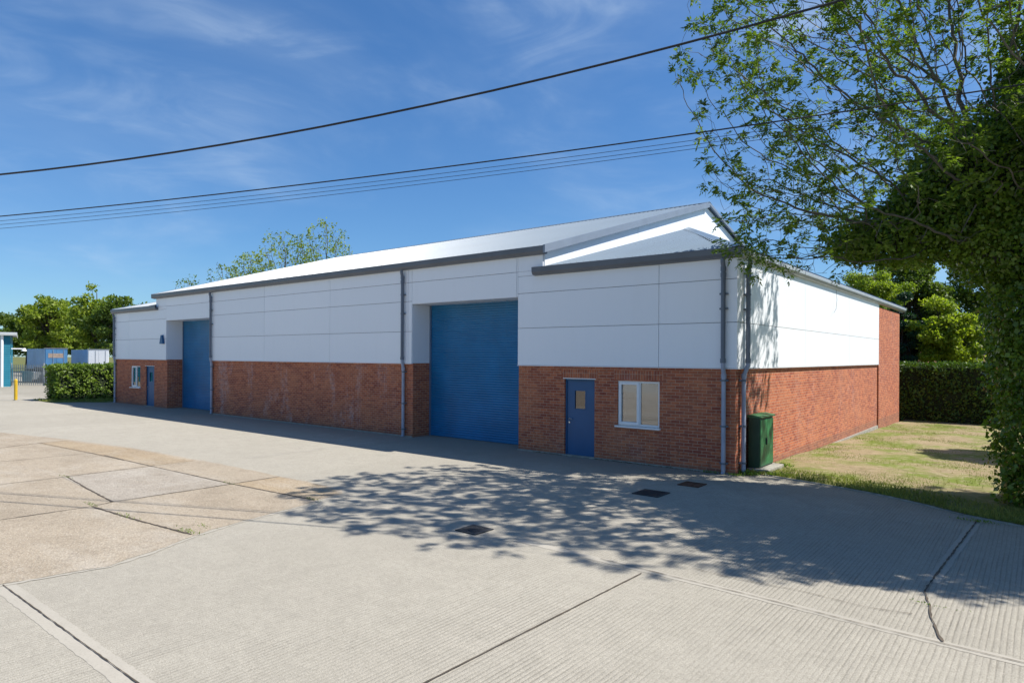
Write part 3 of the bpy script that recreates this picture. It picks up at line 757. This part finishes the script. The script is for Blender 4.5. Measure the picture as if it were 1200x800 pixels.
def branch_mesh(N, PA, tip=.006, expo=2.3, rmax=.3):
    n = len(N); rad = np.zeros(n); kids = [[] for _ in range(n)]
    for i in range(n-1, -1, -1):
        pass
    for i, p in enumerate(PA):
        if p >= 0: kids[p].append(i)
    for i in range(n-1, -1, -1):
        rad[i] = tip if not kids[i] else sum(rad[k]**expo for k in kids[i])**(1/expo)
    rad = np.minimum(rad, rmax)
    m_ = MB()
    # follow chains so that each limb is one continuous tube
    started = set()
    for i in range(n):
        if PA[i] >= 0 and max(kids[PA[i]], key=lambda k: rad[k]) == i: continue
        ch = [i] if PA[i] < 0 else [PA[i], i]; c_ = i
        while kids[c_]: c_ = max(kids[c_], key=lambda k: rad[k]); ch.append(c_)
        if len(ch) < 2: continue
        rs = [rad[k] for k in ch]; 
        if PA[i] >= 0: rs[0] = rs[1]
        m_.tube([N[k] for k in ch], rs, 7 if max(rs) > .05 else (5 if max(rs) > .02 else 3), cap=False)
    tips = [i for i in range(n) if not kids[i]]
    return m_, rad, tips, kids
def ell(n, c, r):
    p = rng.normal(size=(n,3)); p /= np.linalg.norm(p,axis=1,keepdims=True); p *= rng.random((n,1))**(1/2.6)
    return p*np.array(r)+np.array(c)
TX, TY = 5.75, .7
tree = empty('ash_tree', (TX,TY,0)); tag(tree, 'tall spreading ash tree with sparse spring leaves leaning over the building corner', 'tree')
attr = np.vstack([ell(3200,(3.15,-1.1,8.4),(3.95,3.7,4.0)), ell(1900,(6.6,.8,9.6),(4.6,4.4,4.0)), ell(900,(8.8,1.0,8.2),(4.2,3.8,3.4)),
                  ell(700,(2.3,.2,6.0),(2.5,2.4,1.9)), ell(420,(1.5,-1.4,5.3),(1.5,1.4,1.2)), ell(420,(3.1,3.2,7.6),(1.6,1.7,1.7)), ell(120,(1.0,-1.9,9.4),(1.5,1.4,2.0))])
attr = attr[(attr[:,2] > 4.2)]
attr = attr[~((attr[:,0]<.2)&(attr[:,2]<5.6)&(attr[:,1]>-.2))]
base = [((TX,TY,-.3),-1)]
for i in range(1,19): base.append(((TX+.03*math.sin(i*.7)-.01*i, TY+.02*math.cos(i), i*.25), i-1))
N, PA = colonise(base, attr, step=.17, kill=.24, infl=3.2, up=.03)
bmz, rad, tips, kids = branch_mesh(N, PA, tip=.0042, expo=2.25, rmax=.33)
bmz.build('branches', M['bark'], tree, smooth=True)
# leaf sprays: pairs of leaflets on short drooping stalks at twig ends
TP = N[tips]; par_i = np.array([max(PA[i],0) for i in tips]); TD = TP - N[par_i]; TD /= np.linalg.norm(TD,axis=1,keepdims=True)+1e-9
twl = np.array([i for i in range(len(N)) if rad[i] < .0085 and kids[i] and rng.random() < .10])
fld = np.sin(TP[:,0]*3.1+TP[:,2]*1.3)+np.sin(TP[:,1]*3.7-TP[:,0]*1.1)+np.sin(TP[:,2]*3.4+TP[:,1])+rng.normal(size=len(TP))*.8
keep = fld > -.45
SP = np.vstack([TP[keep], N[twl]]); SD = np.vstack([TD[keep], rdir(len(twl))])
out = []
for rep in range(7):
    D = SD*.5 + rdir(len(SP))*.85; D[:,2] += .15; D /= np.linalg.norm(D,axis=1,keepdims=True)
    L = rng.uniform(.10,.21,len(SP))[:,None]
    for t_ in (.35,.6,.85):
        for sg in (-1,1):
            side = np.cross(D, rdir(len(SP))*.3+np.array([0,0,1.])); side /= np.linalg.norm(side,axis=1,keepdims=True)+1e-9
            P_ = SP + D*L*t_ + np.array([0,0,-.05])*t_*t_
            dd = side*sg + D*.7 + np.array([0,0,-.3]); out.append(leaves(P_, dd, .092, .44, up=np.array([0,0,1.]), jit=.5))
    P_ = SP+D*L+np.array([0,0,-.05]); out.append(leaves(P_, D+np.array([0,0,-.3]), .09, .42, up=np.array([0,0,1.]), jit=.5))
out = np.vstack(out); print('ash leaves', len(out), 'nodes', len(N), 'tips', len(TP))
quads_obj('foliage', out, M['ash'], parent=tree)

# ------------------------------------------------------------------ ivy swallowing trunk and lower limbs
IV = [(5.85,.6,.2,1.05,1.1,.9),(5.9,.6,1.3,1.30,1.25,1.2),(5.9,.6,2.5,1.28,1.25,1.1),(5.85,.65,3.5,1.35,1.3,1.1),(5.6,.7,4.9,1.6,1.5,1.10),
      (4.1,.5,5.35,1.15,1.15,.8),(3.15,.2,5.15,.9,.85,.62),(4.8,.4,6.0,1.7,1.5,1.2),(2.5,.1,5.05,.55,.55,.42),(6.0,.3,6.9,1.6,1.5,1.3),(7.2,-.1,5.9,1.8,1.7,1.5),
      (5.6,.6,8.0,.9,.9,1.2),(7.0,0.,8.1,1.2,1.2,1.2),(3.7,.9,5.9,.8,.8,.6),(8.6,-.8,5.2,1.9,1.8,1.5),(8.0,-1.6,7.0,1.9,1.7,1.5),(9.6,-.3,6.6,1.9,1.8,1.6),(7.0,1.6,4.8,1.3,1.4,1.2),(7.6,1.8,6.6,1.7,1.6,1.4)]
ivy = empty('ivy', (TX,TY,0)); tag(ivy, 'dense dark ivy smothering the trunk and lower limbs of the leaning tree', 'climbing plant')
cm = MB()
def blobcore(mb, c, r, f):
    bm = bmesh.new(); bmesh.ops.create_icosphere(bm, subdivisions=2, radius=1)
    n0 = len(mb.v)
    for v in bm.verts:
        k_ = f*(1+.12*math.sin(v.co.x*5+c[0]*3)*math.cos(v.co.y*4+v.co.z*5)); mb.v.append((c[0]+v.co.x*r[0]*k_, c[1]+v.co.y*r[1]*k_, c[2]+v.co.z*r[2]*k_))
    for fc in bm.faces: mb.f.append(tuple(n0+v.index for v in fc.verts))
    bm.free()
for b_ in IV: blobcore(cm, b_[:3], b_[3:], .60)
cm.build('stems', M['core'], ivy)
out = []
def clumped(c, r, n, inner=.72, nlump=26):
    """points near the surface of a lumpy ellipsoid"""
    d = rdir(n); L = rdir(nlump); amp = (np.clip((d@L.T),0,1)**14).max(axis=1)
    k_ = inner + (1-inner)*rng.random(n)**.7*.75 + .36*amp*rng.random(n)**.7
    return np.array(c)+d*np.array(r)*k_[:,None], d
for b_ in IV:
    a_ = b_[3]*b_[4]*4*3.14*.8; n = int(a_*640)
    P_, d = clumped(b_[:3], b_[3:], n, .60, 34)
    P_ = P_[:, :]; mk = P_[:,2] > .03; P_ = P_[mk]; d = d[mk]
    out.append(leaves(P_, rdir(len(P_))*.8+np.array([0,0,-.6])+d*.35, .078*rng.uniform(.6,1.35,len(P_))[:,None], .85, up=d, jit=.6))
out = np.vstack(out); print('ivy leaves', len(out))
quads_obj('foliage', out, M['ivy'], parent=ivy)
# bare stems poking out of the ivy
for _ in range(26):
    st = MB()
    b_ = IV[rng.integers(4,len(IV))]; d = rdir(1)[0]; d[1] = -abs(d[1]); p = np.array(b_[:3])+d*np.array(b_[3:])*.9
    q = p + d*rng.uniform(.25,.6)+rng.normal(size=3)*.15; q2 = q+rng.normal(size=3)*.25
    st.tube([p,q,q2],[.014,.010,.004],4,cap=False); st.build('bare_stem', M['bark'], ivy)

# ------------------------------------------------------------------ background trees
def bgtree(name, x, y, z0, h, r, lab, cat, mat, grp=None, leaf=.22, dens=1., trunk=.2, lumps=22, sparse=False, crown0=.3, seed=0):
    rs = np.random.default_rng(seed); o = empty(name, (x,y,z0)); tag(o, lab, cat, grp)
    tr = MB(); P_ = [(x,y,z0-.2),(x+.05*r,y,z0+h*.25),(x-.03*r,y+.03*r,z0+h*.55),(x,y,z0+h*.85)]
    tr.tube(P_, [trunk,trunk*.8,trunk*.5,trunk*.15], 8)
    cz = z0+h*(crown0+(1-crown0)/2); rz = h*(1-crown0)/2
    lv = []; cs = []
    for i in range(int(lumps*2.2)):
        d = rs.normal(size=3); d /= np.linalg.norm(d); k_ = rs.uniform(.35,.86)
        c = np.array([x,y,cz])+d*np.array([r,r,rz])*k_; lr = r*rs.uniform(.12,.32)
        cs.append((c,lr))
        s0 = np.array([x,y,z0+h*rs.uniform(.25,.6)]); mid_ = (s0+c)/2+np.array([0,0,.08*h])
        tr.tube([s0,mid_,c],[trunk*.28,trunk*.18,trunk*.05],5,cap=False)
        if sparse:
            for _ in range(10):
                e_ = c+rs.normal(size=3)*lr*.8; e_[2] += lr*.3; tr.tube([mid_*.3+c*.7,(c+e_)/2+rs.normal(size=3)*.05,e_],[trunk*.08,trunk*.05,trunk*.02],3,cap=False)
    for c, lr in cs:
        n = int(dens*55*(lr/leaf)**2*.32)+20 
        P2, d = clumped(c, (lr*1.1,lr*1.1,lr*.75), n, .15, 12)
        P2 = P2[P2[:,2] > z0+.05]; n = len(P2)
        lv.append(leaves(P2, rdir(n)+np.array([0,0,-.2]), leaf, .62))
    tr.build('trunk', M['darkbark'] if not sparse else M['bark'], o, smooth=True)
    quads_obj('crown', np.vstack(lv), mat, parent=o)
    return o
CX, CY = 5.4464, -14.902
A_ = R(38.8); Fv = np.array([-math.sin(A_), math.cos(A_)]); Rv = np.array([math.cos(A_), math.sin(A_)])
def at(bearing, d):                                   # bearing: tangent of the angle off the view axis, d: distance ahead
    p = Fv*d + Rv*bearing*d; return CX+p[0], CY+p[1]
LT = [(-.80,112,11.5,6.0,'mid','tall round tree behind the teal shed, leftmost of the far row'),
      (-.735,105,11.2,5.2,'mid','broad green tree above the brown gap left of the blue lorry box'),
      (-.700,98,12.4,4.2,'pale','greyish thin-leaved tree standing above the blue lorry box'),
      (-.665,104,11.0,4.8,'mid','dark dense tree between the two lorry boxes'),
      (-.630,95,13.6,3.9,'pale','tall bright green tree rising beside the end of the warehouse'),
      (-.595,92,12.0,4.6,'mid','dark green tree partly hidden by the left end of the warehouse')]
for i, (bx, d, h, r, mt, lab) in enumerate(LT):
    x, y = at(bx, d); bgtree('broadleaf_tree', x, y, 0, h, r, lab, 'tree', M[mt], 'row of trees behind the lorry boxes', leaf=.42, dens=1.1, trunk=.3, lumps=30, crown0=.12, seed=20+i)
RT = [(-.285,53,14.0,2.6,True,'pale','thin half-bare tree above the roof, rightmost with open branches'),
      (-.345,53,13.5,2.5,True,'pale','open leafy tree above the roof, in the middle of the group'),
      (-.40,52,11.3,2.2,False,'pale','rounded yellow-green tree showing low above the roof'),
      (-.435,54,10.9,1.7,True,'ash','small tree tip just clearing the roof, left of the yellow-green one'),
      (-.492,58,10.3,1.6,True,'ash','tiny leafy treetop at the far left end of the roof')]
def open_tree(x, y, z0, h, r, lab, mat, seed, leafn, dens):
    """airy crown: a real branching skeleton with leaf tufts at the twig ends"""
    o = empty('rear_tree', (x,y,z0)); tag(o, lab, 'tree', 'trees showing above the warehouse roof')
    cz = z0+h*.72; at_ = np.vstack([ell(int(150*dens*r*r),(x,y,cz),(r,r,h*.28)), ell(int(40*dens*r*r),(x+r*.5,y,cz-h*.05),(r*.8,r*.7,h*.2))])
    bs = [((x,y,z0),-1)]+[((x+.03*k_*math.sin(k_),y,z0+h*.05*k_),k_-1) for k_ in range(1,10)]
    N_, PA_ = colonise(bs, at_, step=.30, kill=.42, infl=6., up=.10)
    m_, rd, tp, kd = branch_mesh(N_, PA_, tip=.010, expo=2.2, rmax=.22); m_.build('branches', M['bark'], o, smooth=True)
    T_ = N_[tp]; out = []
    T_ = T_[rng.random(len(T_)) < leafn]
    for rep in range(16):
        P_ = T_ + rng.normal(size=T_.shape)*.15; out.append(leaves(P_, rdir(len(P_))+np.array([0,0,-.2]), .19, .6))
    quads_obj('foliage', np.vstack(out), mat, parent=o)
for i, (bx, d, h, r, sp_, mt, lab) in enumerate(RT):
    x, y = at(bx, d); open_tree(x, y, -.5, h, r, lab, M[mt], 50+i,   .66 if sp_ else 1., 1.1 if sp_ else 1.8)
BT = [('bush',1.05,26,6.4,1.9,'mid','dark bush on the lawn partly hidden behind the ivy',.12,3.,.02),
      ('broadleaf_tree',.548,47,10.6,3.3,'pale','mid green tree behind the eave of the side wall',.17,1.9,.15),
      ('conifer',.592,37,7.2,1.3,'conifer','dark blue-green conifer behind the hedge at the end of the brick wall',.10,4.,.02),
      ('golden_tree',.655,36,7.0,2.1,'gold','bright yellow-green tree behind the hedge right of the conifer',.16,1.9,.26),
      ('shrub',.705,37,3.9,1.0,'pale','pale shrub behind the hedge beside the tiled roof',.10,2.,.05),
      ('broadleaf_tree',.60,74,15.5,5.5,'mid','big dark tree far behind the conifer',.32,1.5,.1),
      ('broadleaf_tree',.74,72,16.5,6.5,'mid','big dark tree far behind the ivy',.32,1.5,.05),
      ('broadleaf_tree',.88,70,16.5,6.5,'mid','big dark tree at the far right behind the ivy',.3,1.5,.05)]
for i, (nm, bx, d, h, r, mt, lab, lf, dn, c0) in enumerate(BT):
    x, y = at(bx, d) if nm != 'bush' else (6.6, 9.9); bgtree(nm, x, y, -.5, h, r, lab, {'shrub':'shrub','bush':'bush'}.get(nm,'tree'), M[mt], leaf=lf, dens=dn, trunk=.2, lumps=34 if nm!='conifer' else 46, crown0=c0, seed=80+i)

# hedges
def hedge(x0, x1, y0, y1, z0, h, mat, leaf, dens, label):
    o = empty('hedge', ((x0+x1)/2,(y0+y1)/2,z0)); tag(o, label, 'hedge')
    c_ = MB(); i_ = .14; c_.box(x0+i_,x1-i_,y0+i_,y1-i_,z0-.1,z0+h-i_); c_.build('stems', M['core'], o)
    fs_ = [((x0,y0),(x1,y0)),((x1,y0),(x1,y1)),((x1,y1),(x0,y1)),((x0,y1),(x0,y0))]; out = []
    for a,b2 in fs_:
        L = math.dist(a,b2); n = int(L*h*dens); t_ = rng.random(n); zz = rng.random(n)*h
        nrm = np.array([(b2[1]-a[1])/L, -(b2[0]-a[0])/L, 0.])
        P_ = np.stack([a[0]+(b2[0]-a[0])*t_, a[1]+(b2[1]-a[1])*t_, z0+zz],1)
        bulge = .10*np.sin(P_[:,0]*2.3+P_[:,1]*3.1)*np.cos(zz*2.9)+.05*np.sin(P_[:,0]*7+P_[:,1]*6+zz*5)
        P_ += nrm*(bulge-rng.random(n)*.16)[:,None]
        out.append(leaves(P_, rdir(n)+nrm*.3, leaf, .7, up=nrm+np.array([0,0,.4]), jit=.6))
    n = int((x1-x0)*(y1-y0)*dens*1.2); P_ = np.stack([rng.uniform(x0,x1,n),rng.uniform(y0,y1,n),z0+h+rng.normal(size=n)*.05],1)
    P_[:,2] += .05*np.sin(P_[:,0]*3.1+P_[:,1]*2.4)
    out.append(leaves(P_, rdir(n)+np.array([0,0,.7]), leaf, .6)); quads_obj('foliage', np.vstack(out), mat, parent=o)
hedge(-40.0,-38.2,-1.9,11.0,0,1.95,M['hedge'],.15,230,'bright green clipped hedge at the left end of the warehouse')
hedge(-6,11.5,23.6,25.2,-.47,2.82,M['hedgedark'],.13,260,'long dark green clipped hedge at the back of the lawn')
# verge grass beside the left hedge
v = MB(); v.quad((-40.3,-2.5,.01),(-37.4,-2.5,.01),(-35.15,-.4,.01),(-35.15,11,.01),(-40.3,11,.01))
tag(v.build('verge', lm.m), kind='structure')
n = 3500; P_ = np.stack([rng.uniform(-40.2,-35.3,n), rng.uniform(-2.5,3,n), np.full(n,.0)],1); D = rdir(n)*.6; D[:,2] = 1
P_ = P_[(P_[:,1] > -2.5+np.maximum(0,P_[:,0]+37.4)*.93)]; D = D[:len(P_)]
tag(quads_obj('verge_grass', leaves(P_,D,.14,.2), gl), 'rough grass at the foot of the left hedge', 'grass', kind='stuff')
# weeds at the building corner and along the cabinet
out = []
for (wx,wy,nw,sz) in ((.30,.15,60,.10),(.65,.5,70,.09),(.15,.3,40,.11),(.5,1.9,50,.1),(-.5,-.08,30,.06),(.08,-.1,40,.07),(.9,.55,60,.08)):
    P_ = np.stack([wx+rng.normal(size=nw)*.09, wy+rng.normal(size=nw)*.07, np.full(nw,.01)],1); D = rdir(nw)*.8; D[:,2] = np.abs(D[:,2])+.5
    out.append(leaves(P_,D,sz,.35))
for (wx,wy,nw,sz) in ((-7.6,-10.45,40,.035),(-4.6,-10.2,60,.035),(-4.75,-9.9,30,.03),(-7.66,-7.9,25,.03),(4.5,-6.5,30,.03),(4.6,-1.7,60,.05),(-11.1,-9.8,30,.03),(-6.3,-10.4,40,.03),(-5.05,-7.7,30,.03)):
    P_ = np.stack([wx+rng.normal(size=nw)*.16, wy+rng.normal(size=nw)*.035, np.full(nw,.012)],1); D = rdir(nw)*.9; D[:,2] = np.abs(D[:,2])+.4
    out.append(leaves(P_,D,sz,.35))
tag(quads_obj('weeds', np.vstack(out), M['hedge']), 'small green weeds by the cabinet, the building corner and in the slab joints', 'weeds', kind='stuff')
n = 700; u = rng.random(n); P_ = np.stack([-.2-rng.random(n)*5.5, -.03-rng.random(n)*.05, np.zeros(n)+.005],1); D = rdir(n); D[:,2] = np.abs(D[:,2])
tag(quads_obj('fallen_leaves', leaves(P_, D*np.array([1,1,.2]), .035, .6), paint('dry_leaf',(.16,.12,.05),.9,.4,9)), 'dry leaf litter along the foot of the front wall', 'leaf litter', kind='stuff')

# ------------------------------------------------------------------ far left: teal shed, fence, lorry boxes
ts = empty('teal_shed', (-66,4,0)); tag(ts, 'teal shed clad in horizontal metal sheets at the left edge', 'building')
cx0, cy0 = at(-.7605, 54.0)
w_ = MB()
# the visible corner of the shed: south face runs left, east face runs back
dirB = np.array([cx0-CX,cy0-CY]); dirB = dirB/np.linalg.norm(dirB); dirL = np.array([-dirB[1],dirB[0]]); dirB = dirB+dirL*-.012
def P2(a, b2): q = np.array([cx0,cy0])+dirL*a+dirB*b2; return q
for k_ in range(29):
    z0 = .15*k_; z1 = z0+.15
    for (pa, pb, nn) in ((P2(0,0),P2(18,0),-dirB),(P2(0,0),P2(0,14),-dirL)):
        o0 = nn*0.0; o1 = nn*.035
        w_.quad((*(pa+o1),z0),(*(pb+o1),z0),(*(pb+o0),z1),(*(pa+o0),z1)); w_.quad((*(pa+o0),z1),(*(pb+o0),z1),(*(pb+o1),z1),(*(pa+o1),z1))
w_.build('wall', M['teal'], ts)
r_ = MB(); a0, a1, a2, a3 = P2(-.4,-.4), P2(18.4,-.4), P2(18.4,14.4), P2(-.4,14.4); m0, m1 = P2(-.4,7), P2(18.4,7)
r_.quad((*a0,4.35),(*a1,4.35),(*m1,4.62),(*m0,4.62)); r_.quad((*m0,4.62),(*m1,4.62),(*a2,4.35),(*a3,4.35))
r_.quad((*a0,4.18),(*a1,4.18),(*a1,4.35),(*a0,4.35)); r_.quad((*a0,4.18),(*a0,4.35),(*m0,4.62),(*a3,4.35),(*a3,4.18))
r_.build('roof', paint('shed_roof',(.42,.44,.44),.6), ts)
p_ = MB(); q = P2(.55,-.12); p_.tube([(*q,0),(*q,4.2)], .11, 8); p_.build('downpipe', M['white'], ts)
p_ = MB(); q = P2(-.05,.35); q2 = P2(-.9,.35); p_.tube([(*q,3.1),(*q2,3.1)], .05, 6); p_.tube([(*q2,3.16),(*q2,2.92)], [.1,.2], 8); p_.build('wall_lamp', M['white'], ts)
# palisade fence
fe = empty('palisade_fence', (*at(-.68,55.6),0)); tag(fe, 'grey steel palisade fence behind the yellow bollard and the hedge', 'fence')
pal = MB(); rl = MB()
s0, s1, Df = -.759, -.55, 55.6
L = (s1-s0)*Df; nb = int(L/.155)
for i in range(nb):
    x, y = at(s0+(s1-s0)*i/nb, Df); hw = Rv*.034
    pal.prism([(x-hw[0],y-hw[1]),(x+hw[0],y+hw[1]),(x+hw[0]+.012,y+hw[1]-.012),(x-hw[0]+.012,y-hw[1]-.012)], .05, 1.72, 'z')
    pal.quad((x-hw[0],y-hw[1],1.72),(x+hw[0],y+hw[1],1.72),(x,y,1.86))
pal.build('pales', M['galv'], fe)
for z in (.35,1.45):
    a = at(s0,Df+.05); c_ = at(s1,Df+.05); rl = MB(); rl.prism([(a[0],a[1]),(c_[0],c_[1]),(c_[0]-.03,c_[1]+.04),(a[0]-.03,a[1]+.04)], z-.03, z+.03, 'z'); rl.build('rail', M['galv'], fe)
for i in range(5):
    x, y = at(s0+(s1-s0)*i/4.2, Df+.1); q = MB(); q.box(x-.05,x+.05,y-.05,y+.05,0,1.9); q.build('post', M['galv'], fe)
# lorry boxes standing behind the fence
def lorry(name, bL, bM, bR, d, z0, z1, mside, mend, label, panel=False):
    """bL..bM: long side seen obliquely, bM..bR: end"""
    o = empty(name, (*at(bM,d),0)); tag(o, label, 'lorry box', 'lorry boxes behind the fence')
    M0 = np.array(at(bM,d)); E1 = np.array(at(bR,d+.8)); S1 = np.array(at(bL,d+5.)); 
    F1 = E1+(S1-M0)
    q = MB(); q.prism([tuple(M0),tuple(E1),tuple(F1),tuple(S1)], z0, z1, 'z'); bo = q.build('box_body', mend, o)
    ue = (E1-M0)/np.linalg.norm(E1-M0); us = (S1-M0)/np.linalg.norm(S1-M0); ne = -us; ns = -ue
    q = MB(); a = M0+ns*.02; c2 = S1+ns*.02; q.prism([tuple(M0+ns*.003),tuple(S1+ns*.003),tuple(c2),tuple(a)], z0+.02, z1-.02, 'z'); q.build('side_panel', mside, o)
    q = MB()
    for k_ in range(14):
        p0 = M0+us*(np.linalg.norm(S1-M0)*(k_+.5)/14)+ns*.02; p1 = p0+us*.06
        q.prism([tuple(p0),tuple(p1),tuple(p1+ns*.03),tuple(p0+ns*.03)], z0+.05, z1-.05, 'z')
    q.build('side_rib', mside, o)
    Lw = np.linalg.norm(E1-M0)
    for u0, u1 in ((.03,.495),(.505,.97)):
        q = MB(); p0 = M0+ue*Lw*u0+ne*.004; p1 = M0+ue*Lw*u1+ne*.004
        q.prism([tuple(p0),tuple(p1),tuple(p1+ne*.04),tuple(p0+ne*.04)], z0+.08, z1-.10, 'z'); dd = q.build('rear_door', mend, o)
        q = MB(); pm = M0+ue*Lw*(u0*.3+u1*.7)+ne*.07; q.tube([(*pm,z0+.1),(*pm,z1-.1)], .02, 5); q.build('lock_rod', M['galv'], dd)
    q = MB(); t0 = M0+ne*.06-ue*.06; t1 = E1+ne*.06+ue*.06; q.prism([tuple(t0),tuple(t1),tuple(t1-ne*.3),tuple(t0-ne*.3)], z1, z1+.08, 'z'); q.build('top_rail', M['galv'], o)
    q = MB(); q.prism([tuple(M0-ne*.2+ue*.2),tuple(E1-ne*.2-ue*.2),tuple(F1-ue*.2),tuple(S1+ue*.2)], z0-.35, z0-.005, 'z'); q.build('chassis', M['tyre'], o)
    for k_ in (.12,.24,.85):
        for off in (.12,.88):
            c2 = M0+us*np.linalg.norm(S1-M0)*k_+ue*Lw*off; q = MB(); q.tube([tuple((*(c2-ue*.14),.5)),tuple((*(c2+ue*.14),.5))], .5, 14); q.build('wheel', M['tyre'], o)
    if panel:                                          # a pale board with a faded orange strip, unreadable at this distance
        q = MB(); p0 = M0+ue*Lw*.14+ne*.046; p1 = M0+ue*Lw*.80+ne*.046
        q.prism([tuple(p0),tuple(p1),tuple(p1+ne*.01),tuple(p0+ne*.01)], z0+1.35, z1-.55, 'z'); q.build('stripe', paint('faded_orange',(.50,.38,.30),.6,.3,5), o)
    return o
lorry('lorry_box', -.735, -.708, -.674, 78, .9, 3.32, M['palevan'], M['truckblue'], 'blue lorry box with a faded orange strip, left of the white one', True)
lorry('lorry_box', -.668, -.643, -.611, 82, .9, 3.25, M['palevan'], M['truckwhite'], 'lorry box with white rear doors, right of the blue one')
# brown skips / stacked goods behind the fence
for bx, wd, hh, mt, lab in ((-.712,1.9,1.35,'oldbrown','rusty brown skip behind the palisade fence'),(-.735,1.6,1.0,'galv','grey low skip behind the fence near the shed')):
    x, y = at(bx, 62); o = empty('skip', (x,y,0)); tag(o, lab, 'skip')
    q = MB(); q.prism([(x-wd,.35),(x-wd*.7,.05),(x+wd*.7,.05),(x+wd,.35),(x+wd*1.1,hh),(x-wd*1.1,hh)], y, y+1.8, 'y'); q.build('hull', M[mt], o)
    q = MB(); q.box(x-wd*1.13,x+wd*1.13,y-.05,y+.02,hh-.02,hh+.08); q.build('rim', M[mt], o)

# tiled outbuilding between the trees behind the hedge
x, y = at(.642, 45); ob = empty('outbuilding', (x,y,-.5)); tag(ob, 'low outbuilding with a brown pantile roof behind the back hedge', 'building')
q = MB(); q.box(x-2.5,x+2.5,y,y+4,-.6,2.2); q.build('wall', M['brick'], ob)
q = MB(); corrugate(q, x-2.8, x+2.8, lambda u:(u,y-.3,2.1), lambda u:(u,y+2,3.5), (0,-.5,1.6)); q.quad((x-2.8,y+4.3,2.1),(x+2.8,y+4.3,2.1),(x+2.8,y+2,3.5),(x-2.8,y+2,3.5)); q.build('roof', M['tile'], ob)

# ------------------------------------------------------------------ light, sky, camera
SD_ = Vector((.63,.44,1.)).normalized()
sun = bpy.data.lights.new('sun','SUN'); sun.energy = 5.0; sun.angle = R(.53); sun.color = (1.,.955,.88)
so = bpy.data.objects.new('sun', sun); C.objects.link(so); so.rotation_euler = SD_.to_track_quat('Z','Y').to_euler(); so.location = (20,10,30)
w = bpy.data.worlds.new('World'); sc.world = w; w.use_nodes = True; nt = w.node_tree
bg = nt.nodes['Background']; sky = nt.nodes.new('ShaderNodeTexSky'); sky.sky_type = 'NISHITA'; sky.sun_disc = False
sky.sun_elevation = math.asin(SD_.z); sky.sun_rotation = math.atan2(SD_.x, SD_.y)
sky.air_density = 1.; sky.dust_density = .25; sky.ozone_density = 3.2; sky.altitude = 0
tc = nt.nodes.new('ShaderNodeTexCoord')
def wn(scale, vscale, rot, detail, dist):
    mp = nt.nodes.new('ShaderNodeMapping'); mp.inputs['Scale'].default_value = vscale; mp.inputs['Rotation'].default_value = rot
    nt.links.new(tc.outputs['Generated'], mp.inputs[0]); nz = nt.nodes.new('ShaderNodeTexNoise'); nz.inputs['Scale'].default_value = scale
    nz.inputs['Detail'].default_value = detail; nz.inputs['Roughness'].default_value = .55; nz.inputs['Distortion'].default_value = dist
    nt.links.new(mp.outputs[0], nz.inputs['Vector']); return nz.outputs['Fac']
def mr(a, lo, hi, t0, t1):
    n_ = nt.nodes.new('ShaderNodeMapRange'); n_.interpolation_type = 'SMOOTHSTEP'; nt.links.new(a, n_.inputs['Value'])
    for k_, v_ in (('From Min',lo),('From Max',hi),('To Min',t0),('To Max',t1)): n_.inputs[k_].default_value = v_
    return n_.outputs[0]
c1 = mr(wn(1.6,(1,1,2.6),(0,.25,.5),6,.5),   .42,.70,0,1); c2 = mr(wn(4.5,(1,1,3.4),(.1,.2,.4),8,1.2), .40,.75,.25,1)
mm = nt.nodes.new('ShaderNodeMath'); mm.operation = 'MULTIPLY'; nt.links.new(c1, mm.inputs[0]); nt.links.new(c2, mm.inputs[1])
m3 = nt.nodes.new('ShaderNodeMath'); m3.operation = 'MULTIPLY'; nt.links.new(mm.outputs[0], m3.inputs[0]); m3.inputs[1].default_value = .5
mx = nt.nodes.new('ShaderNodeMix'); mx.data_type = 'RGBA'; nt.links.new(m3.outputs[0], mx.inputs[0]); hs = nt.nodes.new('ShaderNodeHueSaturation'); hs.inputs['Hue'].default_value = .508; hs.inputs['Saturation'].default_value = 1.12; gmn = nt.nodes.new('ShaderNodeGamma'); gmn.inputs[1].default_value = .80; tn = nt.nodes.new('ShaderNodeMix'); tn.data_type = 'RGBA'; tn.blend_type = 'MULTIPLY'; tn.inputs[0].default_value = 1; nt.links.new(sky.outputs[0], gmn.inputs[0]); nt.links.new(gmn.outputs[0], tn.inputs[6]); tn.inputs[7].default_value = (.93,1.29,1.56,1); nt.links.new(tn.outputs[2], hs.inputs['Color']); nt.links.new(hs.outputs[0], mx.inputs[6]); mx.inputs[7].default_value = (5.4,6.6,8.0,1)
nt.links.new(mx.outputs[2], bg.inputs[0]); bg.inputs[1].default_value = .081

cam = bpy.data.cameras.new('camera'); co = bpy.data.objects.new('camera', cam); C.objects.link(co); sc.camera = co
cam.sensor_width = 36; cam.lens = 36*773/1200; cam.shift_y = (417.75-400)/1200; cam.clip_end = 3000; cam.clip_start = .1
co.location = (CX, CY, 2.67)
co.rotation_euler = (Matrix.Rotation(R(38.8),4,'Z') @ Matrix.Rotation(R(90),4,'X') @ Matrix.Rotation(R(.30),4,'Z')).to_euler()
sc.view_settings.view_transform = 'Standard'; sc.view_settings.look = 'None'; sc.view_settings.gamma = 1; sc.view_settings.exposure = .57
sc.render.engine = 'CYCLES'
